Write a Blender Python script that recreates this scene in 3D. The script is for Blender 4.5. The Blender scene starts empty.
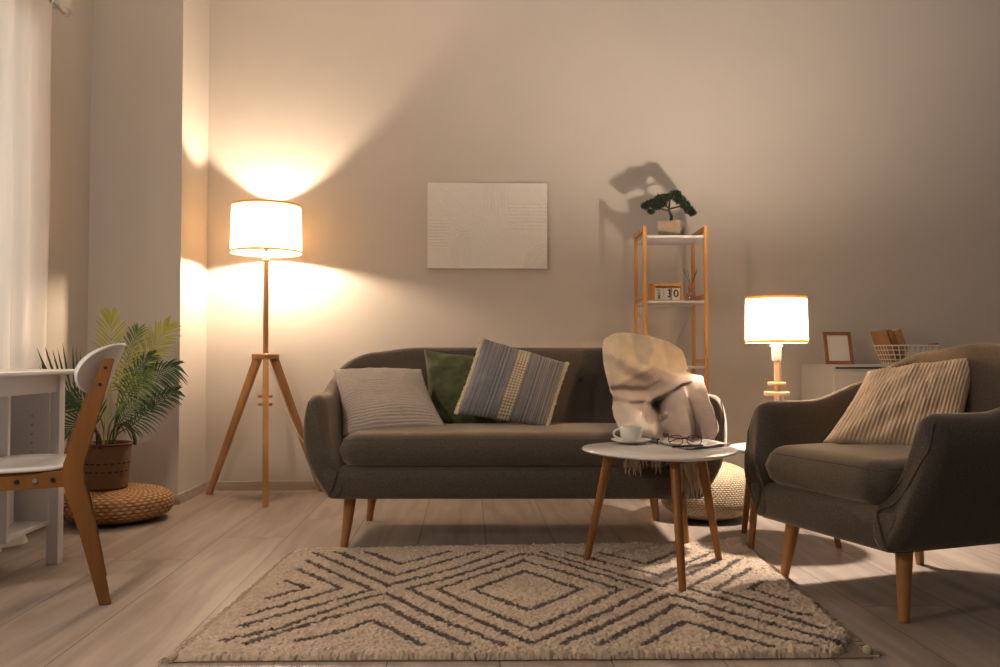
import bpy, bmesh, math, random
from mathutils import Vector, Matrix, noise
random.seed(7)
PI = math.pi
sc = bpy.context.scene
COL = sc.collection

# ------------------------------------------------------------------ camera
F_PX, CAM_H, HORIZ = 845.0, 0.81, 357.0
PITCH = math.atan((HORIZ - 333.5) / F_PX)
cd = bpy.data.cameras.new('camera')
cam = bpy.data.objects.new('camera', cd); COL.objects.link(cam)
cam.location = (0, 0, CAM_H)
cam.rotation_euler = (PI / 2 + PITCH, 0, 0)
cd.sensor_width = 36.0
cd.lens = F_PX / 1000.0 * 36.0
cd.clip_start = 0.05
sc.camera = cam

# ------------------------------------------------------------------ world and exposure
w = bpy.data.worlds.new('evening_room'); sc.world = w; w.use_nodes = True
bg = w.node_tree.nodes['Background']
bg.inputs[0].default_value = (0.97, 0.97, 1.0, 1); bg.inputs[1].default_value = 0.075
sc.view_settings.view_transform = 'Standard'
sc.view_settings.look = 'None'
sc.view_settings.exposure = 0.0
sc.view_settings.gamma = 1.0
sc.view_settings.use_curve_mapping = False
FLOOR_LAMP_W, TABLE_LAMP_W, DESK_LAMP_W = 86.0, 165.0, 55.0

# desk lamp that stands left of the frame, on the near end of the desk
ld = bpy.data.lights.new('desk_lamp_light', 'POINT'); ld.energy = DESK_LAMP_W
ld.color = (1.0, 0.83, 0.68); ld.shadow_soft_size = 0.05
lo = bpy.data.objects.new('desk_lamp_light', ld); COL.objects.link(lo); lo.location = (-1.50, 1.45, 1.42)
# area light added outside the curtained window on the left, to brighten the curtains
wd_ = bpy.data.lights.new('curtain_backlight', 'AREA'); wd_.shape = 'RECTANGLE'; wd_.size = 1.9; wd_.size_y = 2.1; wd_.energy = 38
wd_.color = (1.0, .92, .84)
wo = bpy.data.objects.new('curtain_backlight', wd_); COL.objects.link(wo); wo.location = (-3.0, 3.0, 1.6); wo.rotation_euler = (0, -PI / 2, 0)

# ------------------------------------------------------------------ coordinates
def P(u, v, Y=None, z=None):
    """point of the room seen at pixel (u, v), at depth Y or at height z"""
    a, b = (u - 500) / F_PX, (333.5 - v) / F_PX
    dx, dy, dz = a, math.cos(PITCH) - b * math.sin(PITCH), math.sin(PITCH) + b * math.cos(PITCH)
    t = Y / dy if Y is not None else (z - CAM_H) / dz
    return Vector((dx * t, dy * t, CAM_H + dz * t))

TH = math.radians(2.3)
RA, RB = Vector((math.cos(TH), math.sin(TH), 0)), Vector((math.sin(TH), -math.cos(TH), 0))
C0 = P(205, 490.6, z=0)
def RM(a, b, z=0.0):
    """room frame: a along the back wall to the right of its left corner, b out of the wall"""
    return C0 + RA * a + RB * b + Vector((0, 0, z))

# ------------------------------------------------------------------ materials
def lin(c):
    return tuple(((x / 255) / 12.92 if x / 255 <= 0.04045 else ((x / 255 + 0.055) / 1.055) ** 2.4) for x in c)

class NT:
    def __init__(s, name):
        s.m = bpy.data.materials.new(name); s.m.use_nodes = True
        s.t = s.m.node_tree; s.n = s.t.nodes; s.l = s.t.links
        s.b = s.n['Principled BSDF']
    def node(s, typ, **kw):
        nd = s.n.new(typ)
        for k, v in kw.items():
            if k.startswith('i_'):
                nd.inputs[int(k[2:])].default_value = v
            else:
                setattr(nd, k, v)
        return nd
    def link(s, a, b): s.l.new(a, b)
    def math(s, op, a, b=None, c=None):
        nd = s.n.new('ShaderNodeMath'); nd.operation = op
        for i, x in enumerate((a, b, c)):
            if x is None: continue
            if isinstance(x, (int, float)): nd.inputs[i].default_value = x
            else: s.l.new(x, nd.inputs[i])
        return nd.outputs[0]
    def mix(s, f, a, b):
        nd = s.n.new('ShaderNodeMix'); nd.data_type = 'RGBA'
        for idx, x in ((0, f), (6, a), (7, b)):
            if hasattr(x, 'node'): s.l.new(x, nd.inputs[idx])
            elif isinstance(x, (int, float)): nd.inputs[idx].default_value = x
            else: nd.inputs[idx].default_value = (*x[:3], 1)
        return nd.outputs[2]
    def bump(s, h, strength, dist=0.01):
        nd = s.n.new('ShaderNodeBump'); nd.inputs['Strength'].default_value = strength
        nd.inputs['Distance'].default_value = dist
        s.l.new(h, nd.inputs['Height']); s.l.new(nd.outputs[0], s.b.inputs['Normal'])

def simple(name, col, rough=0.5, metal=0.0, **kw):
    k = NT(name); k.b.inputs['Base Color'].default_value = (*col, 1)
    k.b.inputs['Roughness'].default_value = rough; k.b.inputs['Metallic'].default_value = metal
    for a, v in kw.items(): k.b.inputs[a].default_value = v
    return k.m

def noisy(name, col, col2, scale, rough=0.8, bump=0.2, stretch=(1, 1, 1), dist=0.002, detail=4, coord='Object', bscale=None):
    k = NT(name)
    tc = k.node('ShaderNodeTexCoord'); mp = k.node('ShaderNodeMapping'); mp.inputs['Scale'].default_value = stretch
    k.link(tc.outputs[coord], mp.inputs[0])
    nz = k.node('ShaderNodeTexNoise'); nz.inputs['Scale'].default_value = scale; nz.inputs['Detail'].default_value = detail
    k.link(mp.outputs[0], nz.inputs[0])
    rp = k.node('ShaderNodeMapRange', i_1=0.3, i_2=0.7); k.link(nz.outputs[0], rp.inputs[0])
    k.link(k.mix(rp.outputs[0], col, col2), k.b.inputs['Base Color'])
    k.b.inputs['Roughness'].default_value = rough
    if bump:
        if bscale:
            n2 = k.node('ShaderNodeTexNoise'); n2.inputs['Scale'].default_value = bscale; n2.inputs['Detail'].default_value = 3
            k.link(mp.outputs[0], n2.inputs[0]); k.bump(n2.outputs[0], bump, dist)
        else: k.bump(nz.outputs[0], bump, dist)
    return k.m

def wood(name, c1, c2, axis=2, scale=26, rough=0.42, s=0.06):
    st = [1, 1, 1]; st[axis] = s
    return noisy(name, c1, c2, scale, rough, 0.12, tuple(st), 0.001, 6)

M = {}
M['wall'] = noisy('painted_plaster', (.56, .51, .46), (.58, .53, .475), 3, 0.9, 0.12, dist=0.002, bscale=60)
M['ceil'] = simple('ceiling_paint', (.82, .80, .77), .9)
M['base'] = wood('baseboard_wood', (.36, .30, .25), (.50, .42, .35), 0, 20)
M['white'] = simple('white_lacquer', (.70, .68, .68), 0.35)
M['whiteg'] = simple('white_gloss_top', (.66, .64, .63), 0.16)
M['cabinet'] = simple('matt_white_cabinet', (.62, .58, .53), 0.5)
M['gap'] = simple('dark_gap', (.03, .027, .025), 0.9)
M['oak'] = wood('chair_oak', (.15, .060, .012), (.23, .095, .020), 2)
M['leg'] = wood('leg_beech', (.30, .13, .035), (.42, .20, .06), 2)
M['tleg'] = wood('table_leg_wood', (.22, .085, .016), (.34, .14, .032), 2)
M['lampwood'] = wood('lamp_wood', (.42, .20, .07), (.54, .28, .11), 2)
M['pine'] = wood('pale_pine', (.62, .38, .19), (.72, .47, .26), 2)
M['bamboo'] = wood('bamboo', (.50, .24, .06), (.62, .32, .10), 2, 30)
M['sofa'] = noisy('woven_upholstery', (.056, .047, .038), (.112, .094, .076), 260, 0.95, 0.6, dist=0.0015, detail=2)
for _n in M['sofa'].node_tree.nodes:
    if _n.type == 'BSDF_PRINCIPLED': _n.inputs['Sheen Weight'].default_value = .55; _n.inputs['Sheen Roughness'].default_value = .45; _n.inputs['Sheen Tint'].default_value = (.85, .72, .58, 1); _n.inputs['Specular IOR Level'].default_value = .2
M['seam'] = simple('upholstery_seam', (.075, .058, .045), 0.95)
M['metal'] = simple('brushed_metal', (.6, .6, .6), 0.35, 1.0)
M['black'] = simple('black_plastic', (.012, .012, .012), 0.4)
M['ceramic'] = simple('white_ceramic', (.72, .69, .65), 0.2)
M['coffee'] = simple('black_coffee', (.03, .015, .008), 0.15)
M['wire'] = simple('white_wire', (.75, .72, .68), 0.4)
M['kraft'] = noisy('kraft_board', (.33, .17, .075), (.38, .20, .09), 30, 0.8, 0.05)
M['kraft2'] = simple('dark_kraft', (.20, .10, .045), .8)
M['paper'] = simple('white_paper', (.75, .72, .68), 0.7)
M['concrete'] = noisy('sand_concrete', (.24, .185, .13), (.33, .26, .185), 25, 0.9, 0.3, dist=0.003)
M['bark'] = simple('dark_bark', (.03, .022, .015), 0.9)
M['needle'] = noisy('pine_needles', (.006, .018, .009), (.014, .035, .016), 50, 0.6, 0)
M['cable'] = simple('white_cable', (.75, .70, .62), 0.4)
M['tortoise'] = simple('tortoise_frame', (.10, .035, .012), 0.25)
M['canvas'] = None

def floor_mat():
    k = NT('oak_laminate')
    tc = k.node('ShaderNodeTexCoord'); sx = k.node('ShaderNodeSeparateXYZ'); k.link(tc.outputs['Object'], sx.inputs[0])
    X, Y = sx.outputs[0], sx.outputs[1]
    W, L = 0.298, 1.6
    col = k.math('DIVIDE', X, W); ci = k.math('FLOOR', col)
    wn = k.node('ShaderNodeTexWhiteNoise', noise_dimensions='1D'); k.link(ci, wn.inputs['W'])
    row = k.math('ADD', k.math('DIVIDE', Y, L), wn.outputs[0]); ri = k.math('FLOOR', row)
    fx = k.math('SUBTRACT', col, ci); fy = k.math('SUBTRACT', row, ri)
    ex = k.math('MINIMUM', fx, k.math('SUBTRACT', 1.0, fx)); ey = k.math('MINIMUM', fy, k.math('SUBTRACT', 1.0, fy))
    d = k.math('MINIMUM', k.math('MULTIPLY', ex, W), k.math('MULTIPLY', ey, L))
    seam = k.math('LESS_THAN', d, 0.0016)
    cb = k.node('ShaderNodeCombineXYZ'); k.link(ci, cb.inputs[0]); k.link(ri, cb.inputs[1])
    w2 = k.node('ShaderNodeTexWhiteNoise', noise_dimensions='3D'); k.link(cb.outputs[0], w2.inputs[0])
    # grain
    mp = k.node('ShaderNodeMapping'); mp.inputs['Scale'].default_value = (9, 0.8, 1)
    k.link(tc.outputs['Object'], mp.inputs[0])
    off = k.node('ShaderNodeVectorMath', operation='MULTIPLY_ADD'); k.link(w2.outputs[1], off.inputs[0]); off.inputs[1].default_value = (30, 30, 30)
    k.link(mp.outputs[0], off.inputs[2])
    n1 = k.node('ShaderNodeTexNoise'); n1.inputs['Scale'].default_value = 1.6; n1.inputs['Detail'].default_value = 7; n1.inputs['Distortion'].default_value = 0.6
    k.link(off.outputs[0], n1.inputs[0])
    mp2 = k.node('ShaderNodeMapping'); mp2.inputs['Scale'].default_value = (90, 3.0, 1); k.link(tc.outputs['Object'], mp2.inputs[0])
    n2 = k.node('ShaderNodeTexNoise'); n2.inputs['Scale'].default_value = 1.5; n2.inputs['Detail'].default_value = 4; k.link(mp2.outputs[0], n2.inputs[0])
    r1 = k.node('ShaderNodeMapRange', i_1=0.3, i_2=0.7); k.link(n1.outputs[0], r1.inputs[0])
    g = k.math('ADD', k.math('MULTIPLY', r1.outputs[0], 0.65), k.math('MULTIPLY', n2.outputs[0], 0.35))
    c = k.mix(g, (.19, .155, .130), (.46, .385, .335))
    c = k.mix(k.math('MULTIPLY', w2.outputs[0], 0.35), c, (.27, .205, .17))
    c = k.mix(seam, c, (.07, .05, .04))
    k.link(c, k.b.inputs['Base Color'])
    k.b.inputs['Roughness'].default_value = 0.42
    k.b.inputs['Specular IOR Level'].default_value = 0.35
    k.bump(k.math('SUBTRACT', g, k.math('MULTIPLY', seam, 3.0)), 0.15, 0.001)
    return k.m
M['floor'] = floor_mat()

def shade_mat(name, col, k1=0.55, trans=(1.0, .72, .42)):
    k = NT(name)
    out = k.n['Material Output']
    k.n.remove(k.b)
    d = k.node('ShaderNodeBsdfDiffuse'); d.inputs[0].default_value = (*col, 1)
    t = k.node('ShaderNodeBsdfTranslucent'); t.inputs[0].default_value = (*trans, 1)
    mx = k.node('ShaderNodeMixShader'); mx.inputs[0].default_value = k1
    k.link(d.outputs[0], mx.inputs[1]); k.link(t.outputs[0], mx.inputs[2]); k.link(mx.outputs[0], out.inputs[0])
    return k.m
M['shade'] = shade_mat('lampshade_fabric', (.85, .78, .65), 0.5)
M['trimband'] = shade_mat('lampshade_trim', (.62, .42, .18), 0.35, (.7, .45, .16))
def sheer():
    k = NT('sheer_curtain'); out = k.n['Material Output']; k.n.remove(k.b)
    d = k.node('ShaderNodeBsdfDiffuse'); d.inputs[0].default_value = (.90, .84, .77, 1)
    t = k.node('ShaderNodeBsdfTranslucent'); t.inputs[0].default_value = (.82, .74, .66, 1)
    tr = k.node('ShaderNodeBsdfTransparent')
    a = k.node('ShaderNodeMixShader'); a.inputs[0].default_value = 0.35
    b = k.node('ShaderNodeMixShader'); b.inputs[0].default_value = 0.12
    k.link(d.outputs[0], a.inputs[1]); k.link(t.outputs[0], a.inputs[2])
    k.link(a.outputs[0], b.inputs[1]); k.link(tr.outputs[0], b.inputs[2]); k.link(b.outputs[0], out.inputs[0])
    return k.m
M['sheer'] = sheer()
def bulb_mat(name, power, r, col=(1.0, .76, .52)):
    k = NT(name); out = k.n['Material Output']; k.n.remove(k.b)
    e = k.node('ShaderNodeEmission'); e.inputs[0].default_value = (*col, 1)
    e.inputs[1].default_value = power / (4 * PI * PI * r * r)
    k.link(e.outputs[0], out.inputs[0]); return k.m

def vcol_mat(name, rough=0.95, bump=0.5, bscale=300, dist=0.003, sheen=0.3):
    k = NT(name)
    a = k.node('ShaderNodeAttribute'); a.attribute_name = 'dye'
    k.link(a.outputs[0], k.b.inputs['Base Color']); k.b.inputs['Roughness'].default_value = rough
    k.b.inputs['Sheen Weight'].default_value = sheen
    tc = k.node('ShaderNodeTexCoord'); nz = k.node('ShaderNodeTexNoise'); nz.inputs['Scale'].default_value = bscale
    k.link(tc.outputs['Object'], nz.inputs[0]); k.bump(nz.outputs[0], bump, dist)
    return k.m
M['rug'] = vcol_mat('shaggy_rug_pile', 1.0, 0.6, 420, 0.004, 0.2)
M['throw'] = vcol_mat('wool_throw', 1.0, 1.0, 170, 0.008, 0.4)
M['palm'] = vcol_mat('palm_leaf', 0.5, 0.1, 60, 0.001, 0.0)
M['tassel'] = simple('cream_yarn', (.42, .34, .25), 0.95)
M['rugback'] = simple('rug_binding', (.20, .16, .12), 0.95)
M['cord1'] = noisy('cream_corduroy', (.50, .42, .36), (.57, .49, .42), 120, 0.95, 0.3)
M['cord2'] = noisy('beige_wide_corduroy', (.80, .60, .41), (.86, .67, .48), 120, 0.9, 0.3)
M['green'] = noisy('olive_velvet', (.055, .065, .022), (.085, .095, .035), 14, 0.8, 0.25, dist=0.01)

def weave_mat(name, c1, c2, ku, kv, rough=0.85, strength=1.0, dist=0.008):
    """basketry: over and under strands from UVs in strand units"""
    k = NT(name)
    uv = k.node('ShaderNodeUVMap'); sx = k.node('ShaderNodeSeparateXYZ'); k.link(uv.outputs[0], sx.inputs[0])
    U = k.math('MULTIPLY', sx.outputs[0], ku); V = k.math('MULTIPLY', sx.outputs[1], kv)
    vi = k.math('FLOOR', V)
    par = k.math('MULTIPLY', k.math('MODULO', vi, 2.0), PI)
    s1 = k.math('ABSOLUTE', k.math('SINE', k.math('MULTIPLY', V, PI)))
    s2 = k.math('ADD', k.math('MULTIPLY', k.math('SINE', k.math('ADD', k.math('MULTIPLY', U, PI), par)), 0.5), 0.5)
    h = k.math('MULTIPLY', k.math('POWER', s1, 0.5), k.math('ADD', k.math('MULTIPLY', s2, 0.7), 0.3))
    tc = k.node('ShaderNodeTexCoord'); nz = k.node('ShaderNodeTexNoise'); nz.inputs['Scale'].default_value = 45; k.link(tc.outputs['Object'], nz.inputs[0])
    hh = k.math('ADD', h, k.math('MULTIPLY', nz.outputs[0], 0.5))
    rp = k.node('ShaderNodeMapRange', i_1=0.25, i_2=1.1); k.link(hh, rp.inputs[0])
    k.link(k.mix(rp.outputs[0], c1, c2), k.b.inputs['Base Color'])
    k.b.inputs['Roughness'].default_value = rough
    k.bump(hh, strength, dist)
    return k.m
M['rattan'] = weave_mat('water_hyacinth_weave', (.12, .05, .017), (.50, .27, .11), 84, 36)
M['basket'] = weave_mat('seagrass_basket', (.07, .03, .012), (.27, .135, .06), 90, 40, dist=0.003)
M['knit'] = weave_mat('knitted_cotton', (.20, .14, .08), (.60, .46, .31), 160, 62, dist=0.005)

def blue_mat():
    k = NT('blue_striped_weave')
    uv = k.node('ShaderNodeUVMap'); sx = k.node('ShaderNodeSeparateXYZ'); k.link(uv.outputs[0], sx.inputs[0])
    U, V = sx.outputs[0], sx.outputs[1]
    n1 = k.node('ShaderNodeTexNoise', noise_dimensions='1D'); n1.inputs['Scale'].default_value = 1; n1.inputs['Detail'].default_value = 5
    k.link(k.math('MULTIPLY', U, 48), n1.inputs['W'])
    cb = k.node('ShaderNodeCombineXYZ'); k.link(k.math('MULTIPLY', U, 60), cb.inputs[0]); k.link(k.math('MULTIPLY', V, 45), cb.inputs[1])
    n2 = k.node('ShaderNodeTexNoise'); n2.inputs['Scale'].default_value = 1.5; n2.inputs['Detail'].default_value = 3; k.link(cb.outputs[0], n2.inputs[0])
    r = k.node('ShaderNodeMapRange', i_1=0.35, i_2=0.65); k.link(n1.outputs[0], r.inputs[0])
    r2 = k.node('ShaderNodeMapRange', i_1=0.35, i_2=0.65); k.link(n2.outputs[0], r2.inputs[0])
    g = k.math('ADD', k.math('MULTIPLY', r.outputs[0], 0.65), k.math('MULTIPLY', r2.outputs[0], 0.35))
    c = k.mix(g, (.085, .095, .125), (.34, .325, .32))
    wv = k.math('MULTIPLY', k.math('ABSOLUTE', k.math('SINE', k.math('MULTIPLY', U, PI * 30))), k.math('ABSOLUTE', k.math('SINE', k.math('MULTIPLY', V, PI * 27))))
    band = k.math('LESS_THAN', k.math('ABSOLUTE', k.math('SUBTRACT', U, 0.50)), 0.070)
    cr = k.mix(k.node('ShaderNodeMapRange').outputs[0], (.6, .5, .3), (.6, .5, .3))
    rw = k.node('ShaderNodeMapRange', i_1=0.05, i_2=0.4); k.link(wv, rw.inputs[0])
    cr = k.mix(rw.outputs[0], (.20, .155, .10), (.70, .60, .43))
    c = k.mix(band, c, cr)
    k.link(c, k.b.inputs['Base Color']); k.b.inputs['Roughness'].default_value = 0.95
    h = k.math('ADD', k.math('MULTIPLY', k.math('ABSOLUTE', k.math('SINE', k.math('MULTIPLY', U, PI * 34))), 0.6), k.math('ADD', n2.outputs[0], k.math('MULTIPLY', band, wv)))
    k.bump(h, 0.8, 0.004)
    return k.m
M['blue'] = blue_mat()
M['fringe'] = noisy('cream_braid', (.50, .42, .30), (.64, .55, .40), 150, 0.95, 0.6, dist=0.003)

def canvas_mat():
    """plaster relief on canvas: combed arcs and lines"""
    k = NT('plaster_relief')
    uv = k.node('ShaderNodeUVMap'); sx = k.node('ShaderNodeSeparateXYZ'); k.link(uv.outputs[0], sx.inputs[0])
    U, V = sx.outputs[0], sx.outputs[1]          # U 0..1.4 , V 0..1
    def box(x0, x1, y0, y1):
        return k.math('MULTIPLY', k.math('MULTIPLY', k.math('GREATER_THAN', U, x0), k.math('LESS_THAN', U, x1)),
                      k.math('MULTIPLY', k.math('GREATER_THAN', V, y0), k.math('LESS_THAN', V, y1)))
    def comb(x, f): return k.math('SINE', k.math('MULTIPLY', x, f))
    def dist(cx, cy):
        a = k.math('SUBTRACT', U, cx); b = k.math('SUBTRACT', V, cy)
        return k.math('SQRT', k.math('ADD', k.math('MULTIPLY', a, a), k.math('MULTIPLY', b, b)))
    d1 = dist(.42, .30); d2 = dist(1.40, 0.02)
    arch = k.math('MULTIPLY', k.math('MULTIPLY', k.math('LESS_THAN', d1, .165), k.math('GREATER_THAN', V, .30)), comb(d1, 190))
    leg = k.math('MULTIPLY', box(.26, .53, 0.02, .30), comb(k.math('SUBTRACT', U, .42), 190))
    rain = k.math('MULTIPLY', k.math('MULTIPLY', k.math('LESS_THAN', d2, .28), 1.0), comb(d2, 190))
    l1 = k.math('MULTIPLY', box(.02, .26, .22, .56), comb(V, 170))
    l2 = k.math('MULTIPLY', box(.95, 1.4, .46, .80), comb(V, 150))
    l3 = k.math('MULTIPLY', box(.66, .95, .68, .97), comb(U, 160))
    nz = k.node('ShaderNodeTexNoise'); nz.inputs['Scale'].default_value = 9; nz.inputs['Detail'].default_value = 6; nz.inputs['Distortion'].default_value = 1.5
    k.link(uv.outputs[0], nz.inputs[0])
    h = arch
    for x in (leg, rain, l1, l2, l3): h = k.math('ADD', h, x)
    h = k.math('ADD', k.math('MULTIPLY', h, 0.3), k.math('MULTIPLY', nz.outputs[0], 1.6))
    k.b.inputs['Base Color'].default_value = (.78, .74, .69, 1); k.b.inputs['Roughness'].default_value = 0.9
    k.bump(h, 0.6, 0.008)
    return k.m
M['canvas'] = canvas_mat()

# ------------------------------------------------------------------ object helpers
def link_mesh(name, me, mat, parent=None, smooth=True):
    o = bpy.data.objects.new(name, me); COL.objects.link(o)
    if mat: me.materials.append(mat)
    if smooth:
        me.polygons.foreach_set('use_smooth', [True] * len(me.polygons)); me.update()
    if parent: o.parent = parent
    return o
def obj(name, bm, mat, parent=None, smooth=True, angle=0.7):
    me = bpy.data.meshes.new(name)
    bmesh.ops.recalc_face_normals(bm, faces=bm.faces)
    if smooth:
        for e in bm.edges:
            if len(e.link_faces) == 2 and e.calc_face_angle(0) > angle: e.smooth = False
    bm.to_mesh(me); bm.free()
    return link_mesh(name, me, mat, parent, smooth)
def tag(o, label, cat, group=None, kind=None):
    o['label'] = label; o['category'] = cat
    if group: o['group'] = group
    if kind: o['kind'] = kind
    return o
def struct(o): o['kind'] = 'structure'; return o
def empty(name, label, cat, loc=(0, 0, 0), rotz=0.0, group=None):
    o = bpy.data.objects.new(name, None); COL.objects.link(o); o.empty_display_size = 0.05
    o.location = loc; o.rotation_euler = (0, 0, rotz)
    return tag(o, label, cat, group)
def B(): return bmesh.new()
def add_box(bm, c, s, bev=0.0, rot=None, seg=2):
    m = Matrix.Translation(Vector(c)) @ (rot.to_4x4() if rot else Matrix()) @ Matrix.Diagonal((*s, 1))
    r = bmesh.ops.create_cube(bm, size=1.0, matrix=m)
    if bev:
        es = {e for v in r['verts'] for e in v.link_edges}
        bmesh.ops.bevel(bm, geom=list(es), offset=bev, segments=seg, profile=0.5, affect='EDGES')
    return bm
def frame_from(d):
    d = d.normalized(); up = Vector((0, 0, 1)) if abs(d.z) < 0.95 else Vector((1, 0, 0))
    a = d.cross(up).normalized(); return a, a.cross(d).normalized()
def add_tube(bm, pts, rad, seg=10, closed=False, caps=True, flat=1.0):
    pts = [Vector(p) for p in pts]; n = len(pts)
    if isinstance(rad, (int, float)): rad = [rad] * n
    rings = []; pa = None
    for i, p in enumerate(pts):
        if closed: d = pts[(i + 1) % n] - pts[i - 1]
        else: d = pts[min(i + 1, n - 1)] - pts[max(i - 1, 0)]
        a, b = frame_from(d)
        if pa is not None:
            dn = d.normalized(); a2 = pa - dn * pa.dot(dn)
            if a2.length > 1e-5: a = a2.normalized(); b = a.cross(dn).normalized()
        pa = a
        rings.append([bm.verts.new(p + (a * math.cos(t) + b * math.sin(t) * flat) * rad[i]) for t in (2 * PI * k / seg for k in range(seg))])
    for i in range(n if closed else n - 1):
        A, C = rings[i], rings[(i + 1) % n]
        for k in range(seg):
            bm.faces.new((A[k], A[(k + 1) % seg], C[(k + 1) % seg], C[k]))
    if caps and not closed:
        bm.faces.new(rings[0][::-1]); bm.faces.new(rings[-1])
    return bm
def add_lathe(bm, prof, c=(0, 0, 0), seg=40, cap=True):
    c = Vector(c); rings = []
    for r, z in prof:
        if r < 1e-6: rings.append([bm.verts.new(c + Vector((0, 0, z)))])
        else: rings.append([bm.verts.new(c + Vector((r * math.cos(t), r * math.sin(t), z))) for t in (2 * PI * k / seg for k in range(seg))])
    for A, C in zip(rings, rings[1:]):
        for k in range(seg):
            k2 = (k + 1) % seg
            if len(A) == 1 and len(C) == 1: continue
            if len(A) == 1: bm.faces.new((A[0], C[k2], C[k]))
            elif len(C) == 1: bm.faces.new((A[k], A[k2], C[0]))
            else: bm.faces.new((A[k], A[k2], C[k2], C[k]))
    if cap:
        if len(rings[0]) > 1: bm.faces.new(rings[0][::-1])
        if len(rings[-1]) > 1: bm.faces.new(rings[-1])
    return bm
def add_prism(bm, pts, z0, z1):
    a = [bm.verts.new((p[0], p[1], z0)) for p in pts]; b = [bm.verts.new((p[0], p[1], z1)) for p in pts]
    n = len(pts)
    bm.faces.new(a[::-1]); bm.faces.new(b)
    for i in range(n): bm.faces.new((a[i], a[(i + 1) % n], b[(i + 1) % n], b[i]))
    return bm
def grid_mesh(name, fn, nu, nv, uv=True, wrap=False, col=None):
    """fn(u, v) in 0..1 to a point; a sheet of (nu+1) x (nv+1)"""
    vs, fs, cs, uvs = [], [], [], []
    for j in range(nv + 1):
        for i in range(nu + 1):
            u, v = i / nu, j / nv
            vs.append(tuple(fn(u, v)))
            if col: cs.append(col(u, v))
    W = nu + 1
    for j in range(nv):
        for i in range(nu):
            fs.append((j * W + i, j * W + i + 1, (j + 1) * W + i + 1, (j + 1) * W + i))
    me = bpy.data.meshes.new(name); me.from_pydata(vs, [], fs)
    l = me.uv_layers.new(name='UVMap')
    for p in me.polygons:
        for li in p.loop_indices:
            vi = me.loops[li].vertex_index
            l.data[li].uv = ((vi % W) / nu, (vi // W) / nv)
    if col:
        a = me.color_attributes.new('dye', 'FLOAT_COLOR', 'POINT')
        for i, c in enumerate(cs): a.data[i].color = (*c, 1)
    return me
def sm(x, a=0.0, b=1.0):
    x = min(1, max(0, (x - a) / (b - a))); return x * x * (3 - 2 * x)
def lerp(a, b, t): return a + (b - a) * t
def spline(pts, t):
    """Catmull-Rom through pts, t 0..1"""
    n = len(pts) - 1; x = min(t * n, n - 1e-6); i = int(x); f = x - i
    g = lambda k: pts[min(max(k, 0), n)]
    p0, p1, p2, p3 = g(i - 1), g(i), g(i + 1), g(i + 2)
    return 0.5 * ((2 * p1) + (p2 - p0) * f + (2 * p0 - 5 * p1 + 4 * p2 - p3) * f * f + (3 * p1 - p0 - 3 * p2 + p3) * f * f * f)
def nz(x, y=0.0, z=0.0): return noise.noise(Vector((x, y, z)))

# ------------------------------------------------------------------ room shell
def quadbox(name, a0, a1, b0, b1, z0, z1, mat):
    bm = B(); pts = [RM(a0, b0), RM(a1, b0), RM(a1, b1), RM(a0, b1)]
    add_prism(bm, [(p.x, p.y) for p in pts], z0, z1)
    return struct(obj(name, bm, mat, smooth=False))
AW, BC = -0.502, 0.478                                  # window wall offset, depth of the chimney breast
H = 3.3
quadbox('wall_back', 0, 6.2, -0.12, 0, 0, H, M['wall'])
quadbox('wall_column', AW, 0, -0.12, BC, 0, H, M['wall'])
WB0, WB1, WZ0, WZ1 = 1.15, 2.55, .62, 2.42                 # window opening behind the curtains
bm = B()
for b0_, b1_, z0_, z1_ in ((-0.12, WB0, 0, H), (WB1, 6.2, 0, H), (WB0, WB1, 0, WZ0), (WB0, WB1, WZ1, H)):
    pts = [RM(AW - .12, b0_), RM(AW, b0_), RM(AW, b1_), RM(AW - .12, b1_)]
    add_prism(bm, [(p.x, p.y) for p in pts], z0_, z1_)
struct(obj('wall_left', bm, M['wall'], smooth=False))
bm = B()
for b0_, b1_, z0_, z1_ in ((WB0, WB0 + .05, WZ0, WZ1), (WB1 - .05, WB1, WZ0, WZ1), (WB0, WB1, WZ0, WZ0 + .05), (WB0, WB1, WZ1 - .05, WZ1), ((WB0 + WB1) / 2 - .03, (WB0 + WB1) / 2 + .03, WZ0, WZ1)):
    pts = [RM(AW - .09, b0_), RM(AW - .03, b0_), RM(AW - .03, b1_), RM(AW - .09, b1_)]
    add_prism(bm, [(p.x, p.y) for p in pts], z0_, z1_)
wn_ = struct(obj('window_1', bm, M['white'], smooth=False))
kk = NT('window_glass'); oo = kk.n['Material Output']; kk.n.remove(kk.b)
g1 = kk.node('ShaderNodeBsdfTransparent'); g2 = kk.node('ShaderNodeBsdfGlossy'); g2.inputs['Roughness'].default_value = .02
g3 = kk.node('ShaderNodeMixShader'); g3.inputs[0].default_value = .07; kk.link(g1.outputs[0], g3.inputs[1]); kk.link(g2.outputs[0], g3.inputs[2]); kk.link(g3.outputs[0], oo.inputs[0])
bm = B(); pts = [RM(AW - .063, WB0 + .04), RM(AW - .057, WB0 + .04), RM(AW - .057, WB1 - .04), RM(AW - .063, WB1 - .04)]
add_prism(bm, [(p.x, p.y) for p in pts], WZ0 + .04, WZ1 - .04); obj('pane', bm, kk.m, wn_, smooth=False)
quadbox('baseboard_back', 0.0, 6.2, 0, 0.014, 0, 0.055, M['base'])
quadbox('baseboard_column', 0, 0.014, 0, BC + 0.014, 0, 0.055, M['base'])
quadbox('baseboard_alcove', AW, 0.0, BC, BC + 0.014, 0, 0.055, M['base'])
quadbox('baseboard_left', AW, AW + 0.014, BC, 6.2, 0, 0.055, M['base'])
quadbox('ceiling', AW - .1, 6.2, -0.12, 6.2, H, H + .1, M['ceil'])
bm = B(); add_box(bm, (0, 0, -0.05), (9, 9, 0.1))
fl = struct(obj('floor', bm, M['floor'], smooth=False))
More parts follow.
